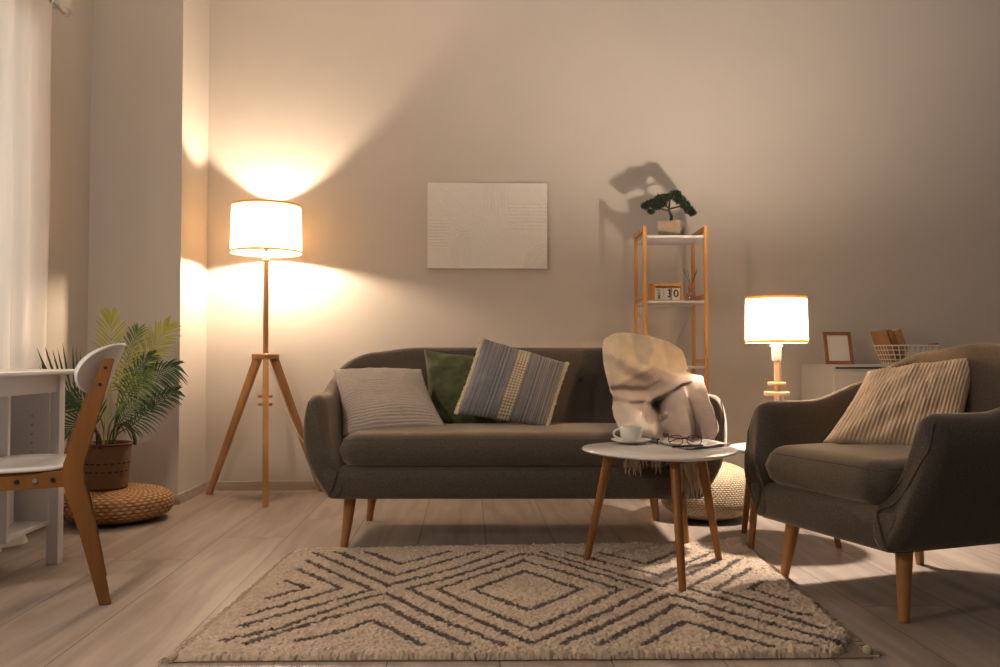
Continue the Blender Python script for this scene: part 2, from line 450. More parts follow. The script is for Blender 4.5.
fl.rotation_euler = (0, 0, TH)
# a seam of the planks runs through this point of the floor
sp = P(487, 547, z=0)
fl.location = Vector((sp.x, sp.y, 0)) + Vector((0, -0.9, 0)) + Vector((math.cos(TH) * 0, 0, 0))
ax = Vector((math.cos(TH), math.sin(TH), 0)); d_ = (fl.location - Vector((sp.x, sp.y, 0))).dot(ax); fl.location -= ax * d_

# ------------------------------------------------------------------ upholstery
def upholstered(name, label, cat, hw, yf, yb, arm_h, back_h, zb, leg_pts, loc, rotz, seat_w, seat_z, buttons, groupless=True):
    """tub-shaped seat: local front is -y, wings sweep up from the arms into a rounded back"""
    root = empty(name, label, cat, loc, rotz)
    R = 0.23
    # plan path: left arm front, back left corner, back, back right corner, right arm front
    path = []
    ns, nc = 22, 14
    nbk = max(12, int((hw - R) * 2 / 0.05))
    for i in range(ns): path.append((Vector((-hw, yf + (yb - R - yf) * i / ns)), Vector((-1, 0)), 'a', i / ns))
    for i in range(nc):
        t = (i / nc) * PI / 2; n = Vector((-math.cos(t), math.sin(t)))
        path.append((Vector((-hw + R, yb - R)) + n * R, n, 'c', i / nc))
    for i in range(nbk + 1): path.append((Vector((-hw + R + 2 * (hw - R) * i / nbk, yb)), Vector((0, 1)), 'b', i / nbk))
    left = path[:ns + nc]
    right = [(Vector((-p.x, p.y)), Vector((-n.x, n.y)), k, f) for p, n, k, f in reversed(left)]
    path += right
    def height(p, n, k, f):
        if k == 'a': wgt = 0.36 * sm(f, .50, 1.05)
        elif k == 'c': wgt = 0.34 + 0.55 * math.sin(f * PI / 2)
        else:
            e = min(f, 1 - f) * 2 * (hw - R)
            wgt = 0.89 + 0.11 * math.sin(min(1, e / 0.22) * PI / 2)
        return lerp(arm_h, back_h, min(1, wgt)), (0 if k == 'a' else (sm(f) if k == 'c' else 1))
    def section(Hh, wb):
        zt = 0.52
        th = 0.105
        s = [(-.115, zb), (-.075, zb + .06), (-.035, zb + .13), (-.010, zb + .21), (0, zb + .29)]
        s += [(-.004 , Hh - .075), (-.016, Hh - .03), (-.036, Hh - .007), (-.058, Hh), (-.080, Hh - .008), (-.098, Hh - .032), (-.106, Hh - .08)]
        inb = lerp(0.0, 0.10, wb)
        s += [(-.112 - inb * .35, lerp(Hh - .08, .44, .5)), (-.125 - inb, .44), (-.15 - inb, .385), (-.19 - inb, .345), (-.19 - inb, zb + .02), (-.14, zb)]
        return s
    bm = B(); rings = []
    def put(p, n, k, f, y_extra=0.0, inset=0.0):
        Hh, wb = height(p, n, k, f); s = section(Hh, wb)
        if inset:
            m = len(s); s2 = []
            for i in range(m):
                a, b, c = Vector(s[i - 1]), Vector(s[i]), Vector(s[(i + 1) % m])
                t = (c - a).normalized(); nn = Vector((-t.y, t.x))
                # clockwise test done once by area sign
                s2.append(b + nn * inset * SGN * (0 if i >= m - 3 else (.5 if i == m - 4 else 1)))
            s = [tuple(q) for q in s2]
        ring = []
        for o_, z in s:
            q = p + n * o_
            slant = 0.0
            if k == 'a': slant = .065 * sm((z - .34) / .28) * max(0, 1 - (q.y - yf) / .35)
            ring.append(bm.verts.new((q.x, q.y + y_extra + slant, z)))
        rings.append(ring)
    s = section(arm_h, 0); area = sum(s[i - 1][0] * s[i][1] - s[i][0] * s[i - 1][1] for i in range(len(s)))
    SGN = 1 if area > 0 else -1
    caps = [(0.028, 0.0), (0.022, 0.006), (0.013, 0.018), (0.005, 0.034)]
    p, n, k, f = path[0]
    for ins, dy in caps: put(p, n, k, f, dy, ins)
    for i, q in enumerate(path):
        if i == 0: put(*q, y_extra=0.055)
        elif i == len(path) - 1: put(*q, y_extra=0.055)
        elif q[2] == 'a' and q[0].y < yf + 0.06: continue
        else: put(*q)
    p, n, k, f = path[-1]
    for ins, dy in reversed(caps): put(p, n, k, f, dy, ins)
    m = len(rings[0])
    for A, C in zip(rings, rings[1:]):
        for j in range(m): bm.faces.new((A[j], A[(j + 1) % m], C[(j + 1) % m], C[j]))
    bm.faces.new(rings[0]); bm.faces.new(rings[-1])
    from mathutils.bvhtree import BVHTree
    bvh1 = BVHTree.FromBMesh(bm)
    sh = obj('upholstered_shell', bm, M['sofa'], root, angle=1.2)
    ss = sh.modifiers.new('smooth', 'SUBSURF'); ss.levels = 1; ss.render_levels = 1
    # body under the cushion
    bm = B(); rings = []
    xb = hw - 0.125
    for z, gx, gy in ((zb, .012, .035), (zb - .004, .04, .06), (zb, 0, .022), (zb + .02, -.0, .012), (zb + .07, -.03, .005), (zb + .115, -.045, .005), (zb + .13, -.02, .03)):
        hx = xb - gx; y0 = yf + gy; y1 = yb - 0.10
        pts = []
        r = 0.03
        for cx, cy, a0 in ((hx - r, y0 + r, -PI / 2), (hx - r, y1 - r, 0), (-hx + r, y1 - r, PI / 2), (-hx + r, y0 + r, PI)):
            for q in range(5):
                t = a0 + q * PI / 8; pts.append((cx + r * math.cos(t), cy + r * math.sin(t), z))
        rings.append([bm.verts.new(pp) for pp in pts])
    rings = [rings[1], rings[0]] + rings[2:]
    m = len(rings[0])
    for A, C in zip(rings, rings[1:]):
        for j in range(m): bm.faces.new((A[j], A[(j + 1) % m], C[(j + 1) % m], C[j]))
    bm.faces.new(rings[0]); bm.faces.new(rings[-1])
    bvh2 = BVHTree.FromBMesh(bm)
    obj('seat_base', bm, M['sofa'], root, angle=1.2)
    # piping seams down the arm fronts
    for sg in (-1, 1):
        pl = [(-.030, arm_h - .03, .048), (-.026, arm_h - .06, .034), (-.024, arm_h - .11, .022), (-.038, .50, .012), (-.066, .43, .004), (-.115, .37, .002), (-.165, .345, .001), (-.150, zb + .06, .001), (-.128, zb + .01, .012)]
        pts = [Vector((sg * (hw + a), yf + dy - 0.0005 + .085 * sm((z - .34) / .28), z)) for a, z, dy in pl]
        fine = []
        for t in range(61):
            q = spline(pts, t / 60); best = None
            for tr in (bvh1, bvh2):
                h = tr.ray_cast(Vector((q.x, yf - 1, q.z)), Vector((0, 1, 0)))
                if h[0] is not None and (best is None or h[0].y < best.y): best = h[0]
            if best is not None and abs(best.y - yf) < .16: fine.append(best)
        for _ in range(3): fine = [fine[0]] + [(fine[k - 1] + fine[k] * 2 + fine[k + 1]) / 4 for k in range(1, len(fine) - 1)] + [fine[-1]]
        bm = B(); add_tube(bm, fine, 0.0027, 6)
        obj('piping', bm, M['seam'], root)
    # seat cushion
    cw, y0, y1, z0, z1 = seat_w, yf - 0.012, yb - 0.185, zb + 0.125, seat_z
    def rr(u, v, top):
        pass
    bm = B()
    nx, ny = 40, 22
    hz = (z1 - z0) / 2; zc = (z1 + z0) / 2; yc = (y0 + y1) / 2; hy = (y1 - y0) / 2
    def sup(a, b, c, e=0.0):
        return a
    def cushion_pt(u, v, side):
        # superellipse plan, dome in section
        x, y = u, v
        dx = 1 - abs(x) ** 1; dy = 1 - abs(y) ** 1
        ex = min(1, (1 - abs(x)) * cw / 0.075); ey = min(1, (1 - abs(y)) * hy / 0.075)
        e = math.sqrt(max(0, 1 - (1 - ex) ** 2)) * math.sqrt(max(0, 1 - (1 - ey) ** 2))
        crown = 0.014 * (1 - x * x) * (1 - y * y)
        # rounded corners in plan
        px, py = x * cw, y * hy
        rc = 0.09; qx, qy = abs(px) - (cw - rc), abs(py) - (hy - rc)
        if qx > 0 and qy > 0:
            L = math.hypot(qx, qy); mx = max(qx, qy)
            if L > 1e-6: px = math.copysign((cw - rc) + qx * mx / L, px); py = math.copysign((hy - rc) + qy * mx / L, py)
        return Vector((px, yc + py, zc + side * (hz * (0.35 + 0.65 * e) if False else hz * e) + (crown * side if side > 0 else 0)))
    def axis(n, half):
        # denser near the rims
        out = []
        for i in range(n + 1):
            t = i / n * 2 - 1; out.append(math.sin(t * PI / 2) * 0.5 + t * 0.5 if abs(t) < 1 else t)
        return out
    us, vs_ = axis(nx, cw), axis(ny, hy)
    layers = {}
    for side in (1, -1):
        for j, v in enumerate(vs_):
            for i, u in enumerate(us):
                edge = i in (0, nx) or j in (0, ny)
                if edge and side == -1: layers[(side, i, j)] = layers[(1, i, j)]
                else: layers[(side, i, j)] = bm.verts.new(cushion_pt(u, v, side))
        for j in range(ny):
            for i in range(nx):
                q = [layers[(side, i, j)], layers[(side, i + 1, j)], layers[(side, i + 1, j + 1)], layers[(side, i, j + 1)]]
                bm.faces.new(q)
    bvh3 = BVHTree.FromBMesh(bm)
    cu = obj('seat_cushion', bm, M['sofa'], root, angle=3)
    ring = []
    ix, iy, rc_ = cw - .020, hy - .020, .075
    for cx_, cy_, a0 in ((ix - rc_, iy - rc_, 0), (-ix + rc_, iy - rc_, PI / 2), (-ix + rc_, -iy + rc_, PI), (ix - rc_, -iy + rc_, 1.5 * PI)):
        for q in range(9):
            t = a0 + q * PI / 16; ring.append((cx_ + rc_ * math.cos(t), yc + cy_ + rc_ * math.sin(t)))
    dense = []
    for (ax_, ay_), (bx2_, by2_) in zip(ring, ring[1:] + ring[:1]):
        m_ = max(1, int(math.hypot(bx2_ - ax_, by2_ - ay_) / .03))
        for q in range(m_): dense.append((lerp(ax_, bx2_, q / m_), lerp(ay_, by2_, q / m_)))
    ring = []
    for ax_, ay_ in dense:
        h = bvh3.ray_cast(Vector((ax_, ay_, 2)), Vector((0, 0, -1)))
        if h[0] is not None: ring.append(h[0])
    bm = B(); add_tube(bm, ring, 0.0018, 6, closed=True)
    obj('piping', bm, M['seam'], cu)
    # buttons in the back
    for bx_ in buttons:
        bm = B(); add_lathe(bm, [(0, 0), (.010, 0.001), (.014, .004), (.013, .008), (.007, .011), (0, .012)], seg=20)
        bo = obj('button', bm, M['seam'], root)
        zz = 0.70
        bo.location = (bx_, yb - 0.128, zz); bo.rotation_euler = (PI / 2 , 0, 0)
    for tx, ty, bx2, by2 in leg_pts:
        bm = B(); add_tube(bm, [(bx2, by2, 0), (lerp(bx2, tx, .5), lerp(by2, ty, .5), zb / 2), (tx, ty, zb + .02)], [.0155, .0215, .028], 20)
        obj('leg', bm, M['leg'], root)
    return root

SC = Vector((0.064, 3.93, 0))
upholstered('sofa', 'long grey-brown upholstered sofa with rounded arms on tapered wooden legs', 'sofa',
            0.902, -0.43, 0.40, 0.652, 0.862, 0.222,
            [(-.70, -.30, -.725, -.33), (.70, -.30, .725, -.33), (-.68, .25, -.712, .285), (.68, .25, .712, .285)],
            SC, 0, 0.742, 0.490, (0.335, -0.335, 0.0))
# armchair: legs A, B in front, D rear left
pA, pB, pD = P(785.5, 578, z=0), P(902.5, 622, z=0), P(924, 563, z=0)
mid = (pB + pD) / 2
th = math.atan2((pA - pB).y, (pA - pB).x)               # along the front, from right leg to left leg
# local +x runs from the sitter's right-hand... front faces -y
ang = math.atan2((pB - pA).y, (pB - pA).x)
upholstered('armchair', 'grey-brown upholstered armchair turned toward the coffee table at the right', 'armchair',
            0.445, -0.43, 0.40, 0.645, 0.862, 0.222,
            [(-.255, -.30, -.280, -.33), (.255, -.30, .280, -.33), (-.235, .25, -.265, .300), (.235, .25, .265, .300)],
            mid, ang, 0.298, 0.488, ())

# ------------------------------------------------------------------ loose cushions
def pillow(name, label, quad, T, mat, group=None, ribs=None, nu=60, nv=60, pinch=0.06, wr=0.004, thick_mat=None, seed=0, sag=0.0):
    c = [P(u, v, Y=Y) for u, v, Y in quad]                  # TL, TR, BR, BL
    nrm = (c[1] - c[0]).cross(c[3] - c[0]).normalized()
    if nrm.y > 0: nrm = -nrm
    def pt(u, v, side):
        x, y = u * 2 - 1, v * 2 - 1
        X = x * (1 - pinch * (1 - y * y) * abs(x)); Y = y * (1 - pinch * (1 - x * x) * abs(y))
        uu, vv = (X + 1) / 2, (Y + 1) / 2
        p = c[0].lerp(c[1], uu).lerp(c[3].lerp(c[2], uu), vv)
        e = max(0, (1 - abs(x) ** 2.2) * (1 - abs(y) ** 2.2)); h = T * e ** 0.55
        h += wr * nz(x * 3 + seed, y * 3, seed) * 3 * e ** .3 + wr * nz(x * 8, y * 8 + seed, 2) * e ** .5
        if ribs:
            d, n, amp = ribs; q = u if d == 'u' else v
            h += amp * (abs(math.sin(q * n * PI)) - 0.5) * min(1, e * 8)
        h = max(h, 0.0)
        return p + nrm * h * side
    W = nu + 1
    vs, fs, uvs = [], [], {}
    idx = {}
    for side in (1, -1):
        for j in range(nv + 1):
            for i in range(nu + 1):
                if side == -1 and (i in (0, nu) or j in (0, nv)): idx[(side, i, j)] = idx[(1, i, j)]; continue
                idx[(side, i, j)] = len(vs); vs.append(tuple(pt(i / nu, j / nv, side))); uvs[len(vs) - 1] = (i / nu, 1 - j / nv)
        for j in range(nv):
            for i in range(nu):
                q = (idx[(side, i, j)], idx[(side, i + 1, j)], idx[(side, i + 1, j + 1)], idx[(side, i, j + 1)])
                fs.append(q if side == 1 else q[::-1])
    me = bpy.data.meshes.new(name); me.from_pydata(vs, [], fs)
    l = me.uv_layers.new(name='UVMap')
    for lp in me.loops: l.data[lp.index].uv = uvs[lp.vertex_index]
    o = link_mesh(name, me, mat)
    tag(o, label, 'cushion', group)
    return o, pt
G = 'cushions on the sofa'
pillow('cushion', 'olive green velvet cushion behind the blue striped one on sofa',
       [(424, 350, 4.12), (497, 356, 4.12), (503, 430, 3.98), (428, 430, 3.98)], .075, M['green'], G, seed=3, wr=.006)
pillow('cushion', 'cream ribbed corduroy cushion leaning at the left arm of the sofa',
       [(333, 369, 4.02), (421, 369, 4.02), (446, 427, 3.80), (343, 436, 3.76)], .085, M['cord1'], G, ('v', 27, .0055), 60, 160, seed=1)
bp, bpt = pillow('cushion', 'blue-grey striped woven cushion with a cream centre band and fringed sides',
       [(483, 338, 3.98), (567, 363, 3.99), (547, 428, 3.80), (456, 414, 3.79)], .075, M['blue'], G, seed=5, pinch=.03)
for side in (0.0, 1.0):
    bm = B(); random.seed(5)
    pts = [bpt(side, t / 46, 1) + Vector((random.uniform(-.002, .002), -.004, random.uniform(-.002, .002))) for t in range(47)]
    add_tube(bm, pts, [.010 + .004 * (i % 2) for i in range(47)], 8, flat=.8)
    obj('braided_edge', bm, M['fringe'], bp)
pillow('cushion', 'beige wide-wale corduroy cushion leaning in the armchair',
       [(868, 371, 3.20), (980, 356, 3.14), (958, 456, 2.96), (823, 442, 3.02)], .085, M['cord2'], None, ('u', 30, .005), 200, 50, seed=9, wr=.007)

# ------------------------------------------------------------------ coffee table
def round_tri(c, r, bul, n=90, rot=0.0):
    out = []
    for i in range(n):
        a = 2 * PI * i / n
        rr = r * (1 + bul * math.cos(3 * (a - rot)))
        out.append((c[0] + rr * math.cos(a), c[1] + rr * math.sin(a)))
    return out
def top_mesh(pts, c, z0, z1):
    bm = B(); rings = []
    for s_, z in ((.955, z0), (.985, z0 + .004), (1.0, z0 + (z1 - z0) * .5), (.997, z1 - .003), (.985, z1), (0.5, z1)):
        rings.append([bm.verts.new((c[0] + (x - c[0]) * s_, c[1] + (y - c[1]) * s_, z)) for x, y in pts])
    n = len(pts)
    for A, C in zip(rings, rings[1:]):
        for j in range(n): bm.faces.new((A[j], A[(j + 1) % n], C[(j + 1) % n], C[j]))
    bm.faces.new(rings[0]); bm.faces.new(rings[-1]); return bm
def tri_table(label, feet, ztop, r, rot, shrink=.62, th=.018):
    c = (feet[0] + feet[1] + feet[2]) / 3
    root = empty('coffee_table', label, 'table', (c.x, c.y, 0))
    pts = round_tri((0, 0), r, .045, rot=rot)
    obj('tabletop', top_mesh(pts, (0, 0), ztop - th, ztop), M['whiteg'], root, angle=.9)
    for f in feet:
        q = f - c; t = q * shrink
        bm = B(); add_tube(bm, [(q.x, q.y, 0), (t.x, t.y, ztop - th + .002)], [.0125, .0190], 18)
        obj('leg', bm, M['tleg'], root)
        bm = B(); add_lathe(bm, [(.034, 0), (.034, .008), (.02, .012)], (t.x, t.y, ztop - th - .012), 24)
        obj('leg_mount', bm, M['tleg'], root)
    return root, c
TZ = 0.468
_, TC = tri_table('large white rounded coffee table standing on the rug before the sofa',
          [P(585.4, 560, z=.02) * 1, P(683, 592, z=.02), P(719.7, 559, z=.02)], TZ, .288, PI * 1.5 + .06, .66, .014)
_, SCn = tri_table('small white side table with dark wood legs carrying the lit table lamp',
          [P(744, 533, z=0), P(751, 550, z=0), P(839, 547.5, z=0)], .418, .208, PI * .5, .70)

# things on the coffee table
def seat_on(x, y, z): return Vector((x, y, z))
cx, cy = P(631, 443.5, z=TZ).x, P(631, 443.5, z=TZ).y
root = empty('saucer', 'white saucer under the coffee cup on the coffee table', 'saucer', (cx, cy, TZ))
bm = B(); add_lathe(bm, [(0, .001), (.030, .0), (.034, .003), (.055, .007), (.078, .015), (.079, .017), (.055, .010), (.032, .0065), (0, .006)], seg=48)
obj('plate', bm, M['ceramic'], root, angle=2)
root = empty('cup', 'white cup of black coffee with its handle to the left', 'cup', (cx, cy, TZ + .0065))
bm = B(); add_lathe(bm, [(0, 0), (.024, 0), (.026, .003), (.036, .012), (.0425, .028), (.0445, .062), (.0435, .0625), (.0415, .060), (.040, .030), (.033, .014), (0, .008)], seg=48)
obj('bowl', bm, M['ceramic'], root, angle=2)
bm = B(); add_tube(bm, [Vector((-.042, 0, .052)) + Vector((-.024 * math.sin(t * PI / 10) * 1.1, 0, -.030 * (1 - math.cos(t * PI / 10)) / 1.6)) for t in range(11)], .0042, 10)
obj('handle', bm, M['ceramic'], root)
bm = B(); add_lathe(bm, [(0, .052), (.0415, .052)], seg=32, cap=False); obj('coffee', bm, M['coffee'], root)

def paper_mat():
    k = NT('printed_pages')
    uv = k.node('ShaderNodeUVMap'); sx = k.node('ShaderNodeSeparateXYZ'); k.link(uv.outputs[0], sx.inputs[0])
    nzt = k.node('ShaderNodeTexNoise'); nzt.inputs['Scale'].default_value = 5; k.link(uv.outputs[0], nzt.inputs[0])
    r = k.node('ShaderNodeMapRange', i_1=0.48, i_2=0.56); k.link(nzt.outputs[0], r.inputs[0])
    k.link(k.mix(r.outputs[0], (.50, .46, .43), (.22, .19, .18)), k.b.inputs['Base Color']); k.b.inputs['Roughness'].default_value = .5
    return k.m
pm = paper_mat()
mc = [P(648, 441.5, z=TZ), P(700, 439, z=TZ), P(730, 446, z=TZ), P(690, 450.5, z=TZ)]
def pg(u, v):
    p = mc[0].lerp(mc[1], u).lerp(mc[3].lerp(mc[2], u), v)
    return p + Vector((0, 0, .004 + .007 * abs(math.sin(u * PI * 2)) * (1 - .3 * v)))
me = grid_mesh('magazine', pg, 40, 12)
mg = link_mesh('magazine', me, pm); so = mg.modifiers.new('thick', 'SOLIDIFY'); so.thickness = .004; so.offset = -1
tag(mg, 'open magazine with grey printed pages on the coffee table', 'magazine')
# pen
bm = B(); a, b = P(672, 446.6, z=TZ + .02), P(703, 445.4, z=TZ + .02)
add_tube(bm, [a, a.lerp(b, .03), a.lerp(b, .97), b], [.0015, .0042, .0045, .003], 10)
tag(obj('pen', bm, M['black']), 'black pen lying on the open magazine', 'pen')
# glasses: rims toward the camera, temples folded to the right behind
gl = empty('eyeglasses', 'brown-rimmed eyeglasses resting on the open magazine', 'glasses', P(685, 445.0, z=TZ + .012), math.radians(-4))
def rim(cx_):
    pts = []
    for t in range(28):
        a = 2 * PI * t / 28; ca, sa = math.cos(a), math.sin(a)
        r = (abs(ca) ** 2.8 + abs(sa) ** 2.8) ** (-1 / 2.8)
        pts.append(Vector((cx_ + .0265 * r * ca, .006 * sa, .018 + .017 * r * sa)))
    return pts
lens_m = simple('clear_lens', (.9, .9, .9), 0.03, 0, **{'Transmission Weight': 1.0, 'IOR': 1.05})
for s_ in (-1, 1):
    bm = B(); add_tube(bm, rim(s_ * .034), .0018, 8, closed=True); rm_ = obj('rim', bm, M['tortoise'], gl)
    bm = B(); vs_ = [bm.verts.new(q) for q in rim(s_ * .034)]; bm.faces.new(vs_); obj('lens', bm, lens_m, rm_, smooth=False)
    bm = B(); add_tube(bm, [(s_ * .062, .002, .030), (s_ * .066, .012, .030), (s_ * .066 - s_ * .03, .05, .024), (s_ * .066 - s_ * .085, .078, .016), (s_ * .066 - s_ * .112, .080, .004)], .0020, 8)
    obj('temple', bm, M['tortoise'], gl)
bm = B(); add_tube(bm, [(-.009, 0, .024), (-.003, -.003, .028), (.003, -.003, .028), (.009, 0, .024)], .0016, 8); obj('bridge', bm, M['tortoise'], gl)
# earphones bud / small black clip
bm = B(); q = P(657.5, 444.5, z=TZ + .012)
add_box(bm, q + Vector((0, 0, .008)), (.006, .008, .016), .002); add_tube(bm, [q + Vector((-.006, 0, .016)), q + Vector((.008, 0, .022))], .003, 8)
tag(obj('binder_clip', bm, M['black']), 'tiny black clip at the left edge of the magazine', 'clip')

# ------------------------------------------------------------------ lamps
def drum(bm, r0, r1, z0, z1, th=.0012, seg=72):
    """open drum: outer and inner wall"""
    rings = []
    for r, z in ((r0, z0), (r1, z1), (r1 - th, z1), (r0 - th, z0)):
        rings.append([bm.verts.new((r * math.cos(2 * PI * k / seg), r * math.sin(2 * PI * k / seg), z)) for k in range(seg)])
    for i in range(4):
        A, C = rings[i], rings[(i + 1) % 4]
        for k in range(seg): bm.faces.new((A[k], A[(k + 1) % seg], C[(k + 1) % seg], C[k]))
    return bm
def shell_sheet(bm, r0, r1, z0, z1, seg=72):
    A = [bm.verts.new((r0 * math.cos(2 * PI * k / seg), r0 * math.sin(2 * PI * k / seg), z0)) for k in range(seg)]
    C = [bm.verts.new((r1 * math.cos(2 * PI * k / seg), r1 * math.sin(2 * PI * k / seg), z1)) for k in range(seg)]
    for k in range(seg): bm.faces.new((A[k], A[(k + 1) % seg], C[(k + 1) % seg], C[k]))
    return bm
def lampshade(root, r0, r1, z0, z1, zb, power, bulb_r=.03, dome=-45, tall=1.0, col=(1.0, .76, .53)):
    bm = B(); shell_sheet(bm, r0, r1, z0, z1); s_ = obj('lamp_shade', bm, M['shade'], root)
    tb = .013
    for za, zc in ((z0, z0 + tb), (z1 - tb, z1)):
        f0, f1 = (za - z0) / (z1 - z0), (zc - z0) / (z1 - z0)
        bm = B(); drum(bm, lerp(r0, r1, f0) + .0015, lerp(r0, r1, f1) + .0015, za, zc, .004)
        obj('shade_trim', bm, M['trimband'], s_)
    bm = B()                                                 # wire spider
    zr = z0 + .03
    add_tube(bm, [(.021 * math.cos(t * PI / 12), .021 * math.sin(t * PI / 12), zr) for t in range(24)], .0018, 6, closed=True)
    for k in range(3):
        a = k * 2 * PI / 3 + .4; add_tube(bm, [(.02 * math.cos(a), .02 * math.sin(a), zr), ((r0 - .003) * math.cos(a), (r0 - .003) * math.sin(a), zr)], .0015, 6)
    obj('shade_carrier', bm, M['metal'], s_)
    bm = B(); d0 = math.radians(dome); add_lathe(bm, [(bulb_r * math.cos(lerp(d0, PI / 2, t / 12)), zb + tall * bulb_r * math.sin(lerp(d0, PI / 2, t / 12))) for t in range(12)] + [(0, zb + tall * bulb_r)], seg=24, cap=False)
    b_ = obj('bulb', bm, bulb_mat('glowing_bulb', power / (.25 + .75 * tall), bulb_r, col), root)
    bm = B(); add_lathe(bm, [(.012, zb - .025 + tall * bulb_r * math.sin(d0)), (.015, zb - .018 + tall * bulb_r * math.sin(d0)), (bulb_r * math.cos(d0) * .97, zb + tall * bulb_r * math.sin(d0)), (0, zb + tall * bulb_r * math.sin(d0))], seg=24)
    obj('bulb_base', bm, M['white'], b_)

# floor lamp
fA, fB_, fC = P(209, 494.5, z=0), P(265.5, 507.3, z=0), P(321.7, 491.3, z=0)
LC = (fA + fB_ + fC) / 3
LC = P(265.5, 357, Y=LC.y); LC.z = 0
LY = LC.y
zat = lambda v, Y=LY: P(500, v, Y=Y).z
fl_ = empty('floor_lamp', 'lit tripod floor lamp with white drum shade in the left corner', 'lamp', LC)
zs0, zs1 = zat(253.5), zat(205.5)
lampshade(fl_, 34.9 * LY / F_PX, 33.6 * LY / F_PX, zs0, zs1, zs0 + .055, FLOOR_LAMP_W)
zh = zat(355.5)
bm = B(); add_tube(bm, [(0, 0, zat(404)), (0, 0, zs0 - .01)], .0155, 16); obj('pole', bm, M['lampwood'], fl_)
bm = B(); add_lathe(bm, [(.014, zs0 - .045), (.021, zs0 - .04), (.021, zs0 + .0), (.016, zs0 + .005), (.010, zs0 + .01)], seg=24); obj('socket', bm, simple('socket_white', (.8, .8, .78), .4), fl_)
bm = B(); add_lathe(bm, [(.058, zh - .024), (.076, zh - .020), (.078, zh - .010), (.078, zh + .006), (.074, zh + .010), (.0, zh + .010)], seg=40); obj('hub', bm, M['lampwood'], fl_)
for f in (fA, fB_, fC):
    q = f - LC; q.z = 0; d = q.normalized(); t = d * .052
    bm = B()
    dirv = (Vector((t.x, t.y, zh - .02)) - q); L_ = dirv.length
    side = Vector((-d.y, d.x, 0))
    rings = []
    zx = dirv.normalized(); nn = zx.cross(side).normalized()
    for pos, hwid in ((q, .018), (Vector((t.x, t.y, zh - .018)), .023)):
        rings.append([bm.verts.new(pos + side * a * .016 + nn * b * hwid) for a, b in ((-1, -1), (1, -1), (1, 1), (-1, 1))])
    for v_ in rings[0]: v_.co.z = 0.0
    for k in range(4): bm.faces.new((rings[0][k], rings[0][(k + 1) % 4], rings[1][(k + 1) % 4], rings[1][k]))
    bm.faces.new(rings[0]); bm.faces.new(rings[1])
    bmesh.ops.bevel(bm, geom=list(bm.edges), offset=.003, segments=2, affect='EDGES')
    obj('leg', bm, M['lampwood'], fl_)
for zc in (zat(396.5), zat(404.5)):
    bm = B(); add_box(bm, (0, 0, zc), (.075, .045, .016), .003); obj('crossbar', bm, M['lampwood'], fl_)
bm = B()
cp = [P(267, 364, Y=LY), P(272, 372, Y=LY - .02), P(283, 400, Y=LY - .02), P(297, 432, Y=LY + .02), P(306, 446, Y=LY + .06), P(315, 470, Y=LY + .1), P(335, 490.5, Y=LY + .12)]
cp = [Vector((p.x - LC.x, p.y - LC.y, max(p.z, .004))) for p in cp]
add_tube(bm, [spline(cp, t / 40) for t in range(41)], .0032, 8); obj('power_cord', bm, M['cable'], fl_)

# table lamp
TLY = 3.80
tl = P(776.5, 357, Y=TLY)
zt = lambda v: P(500, v, Y=TLY).z
z0_ = .418
t_l = empty('table_lamp', 'lit white table lamp on stacked round wooden discs', 'lamp', (tl.x, tl.y, z0_))
lampshade(t_l, 29.9 * TLY / F_PX, 29.2 * TLY / F_PX, zt(343) - z0_, zt(297) - z0_, zt(317.5) - z0_, TABLE_LAMP_W, .036, -70, 1.8, (1.0, .83, .68))
bm = B(); add_tube(bm, [(0, 0, .02), (0, 0, zt(360) - z0_)], [.0115, .0115], 18); obj('stem', bm, M['pine'], t_l)
bm = B(); add_lathe(bm, [(.018, zt(361) - z0_), (.021, zt(360) - z0_), (.022, zt(348) - z0_), (.030, zt(346) - z0_), (.016, zt(344) - z0_), (.012, zt(334) - z0_)], seg=28); obj('socket', bm, simple('lamp_socket', (.85, .83, .8), .4), t_l)
for v_, r_ in ((383.8, .040), (393.5, .056)):
    zc = zt(v_) - z0_; bm = B(); add_lathe(bm, [(0, zc - .0085), (r_ - .002, zc - .0085), (r_, zc - .006), (r_, zc + .006), (r_ - .002, zc + .0085), (0, zc + .0085)], seg=36); obj('disc', bm, M['pine'], t_l)
bm = B(); add_lathe(bm, [(0, 0), (.078, 0), (.080, .003), (.080, .018), (.078, .021), (0, .021)], seg=40); obj('base', bm, M['pine'], t_l)
bm = B(); add_tube(bm, [spline([Vector((.016, 0, zt(360) - z0_)), Vector((.022, .01, zt(372) - z0_)), Vector((.027, .02, zt(388) - z0_)), Vector((.06, .04, .12)), Vector((.12, .06, .004))], t / 20) for t in range(21)], .003, 8); obj('power_cord', bm, M['cable'], t_l)

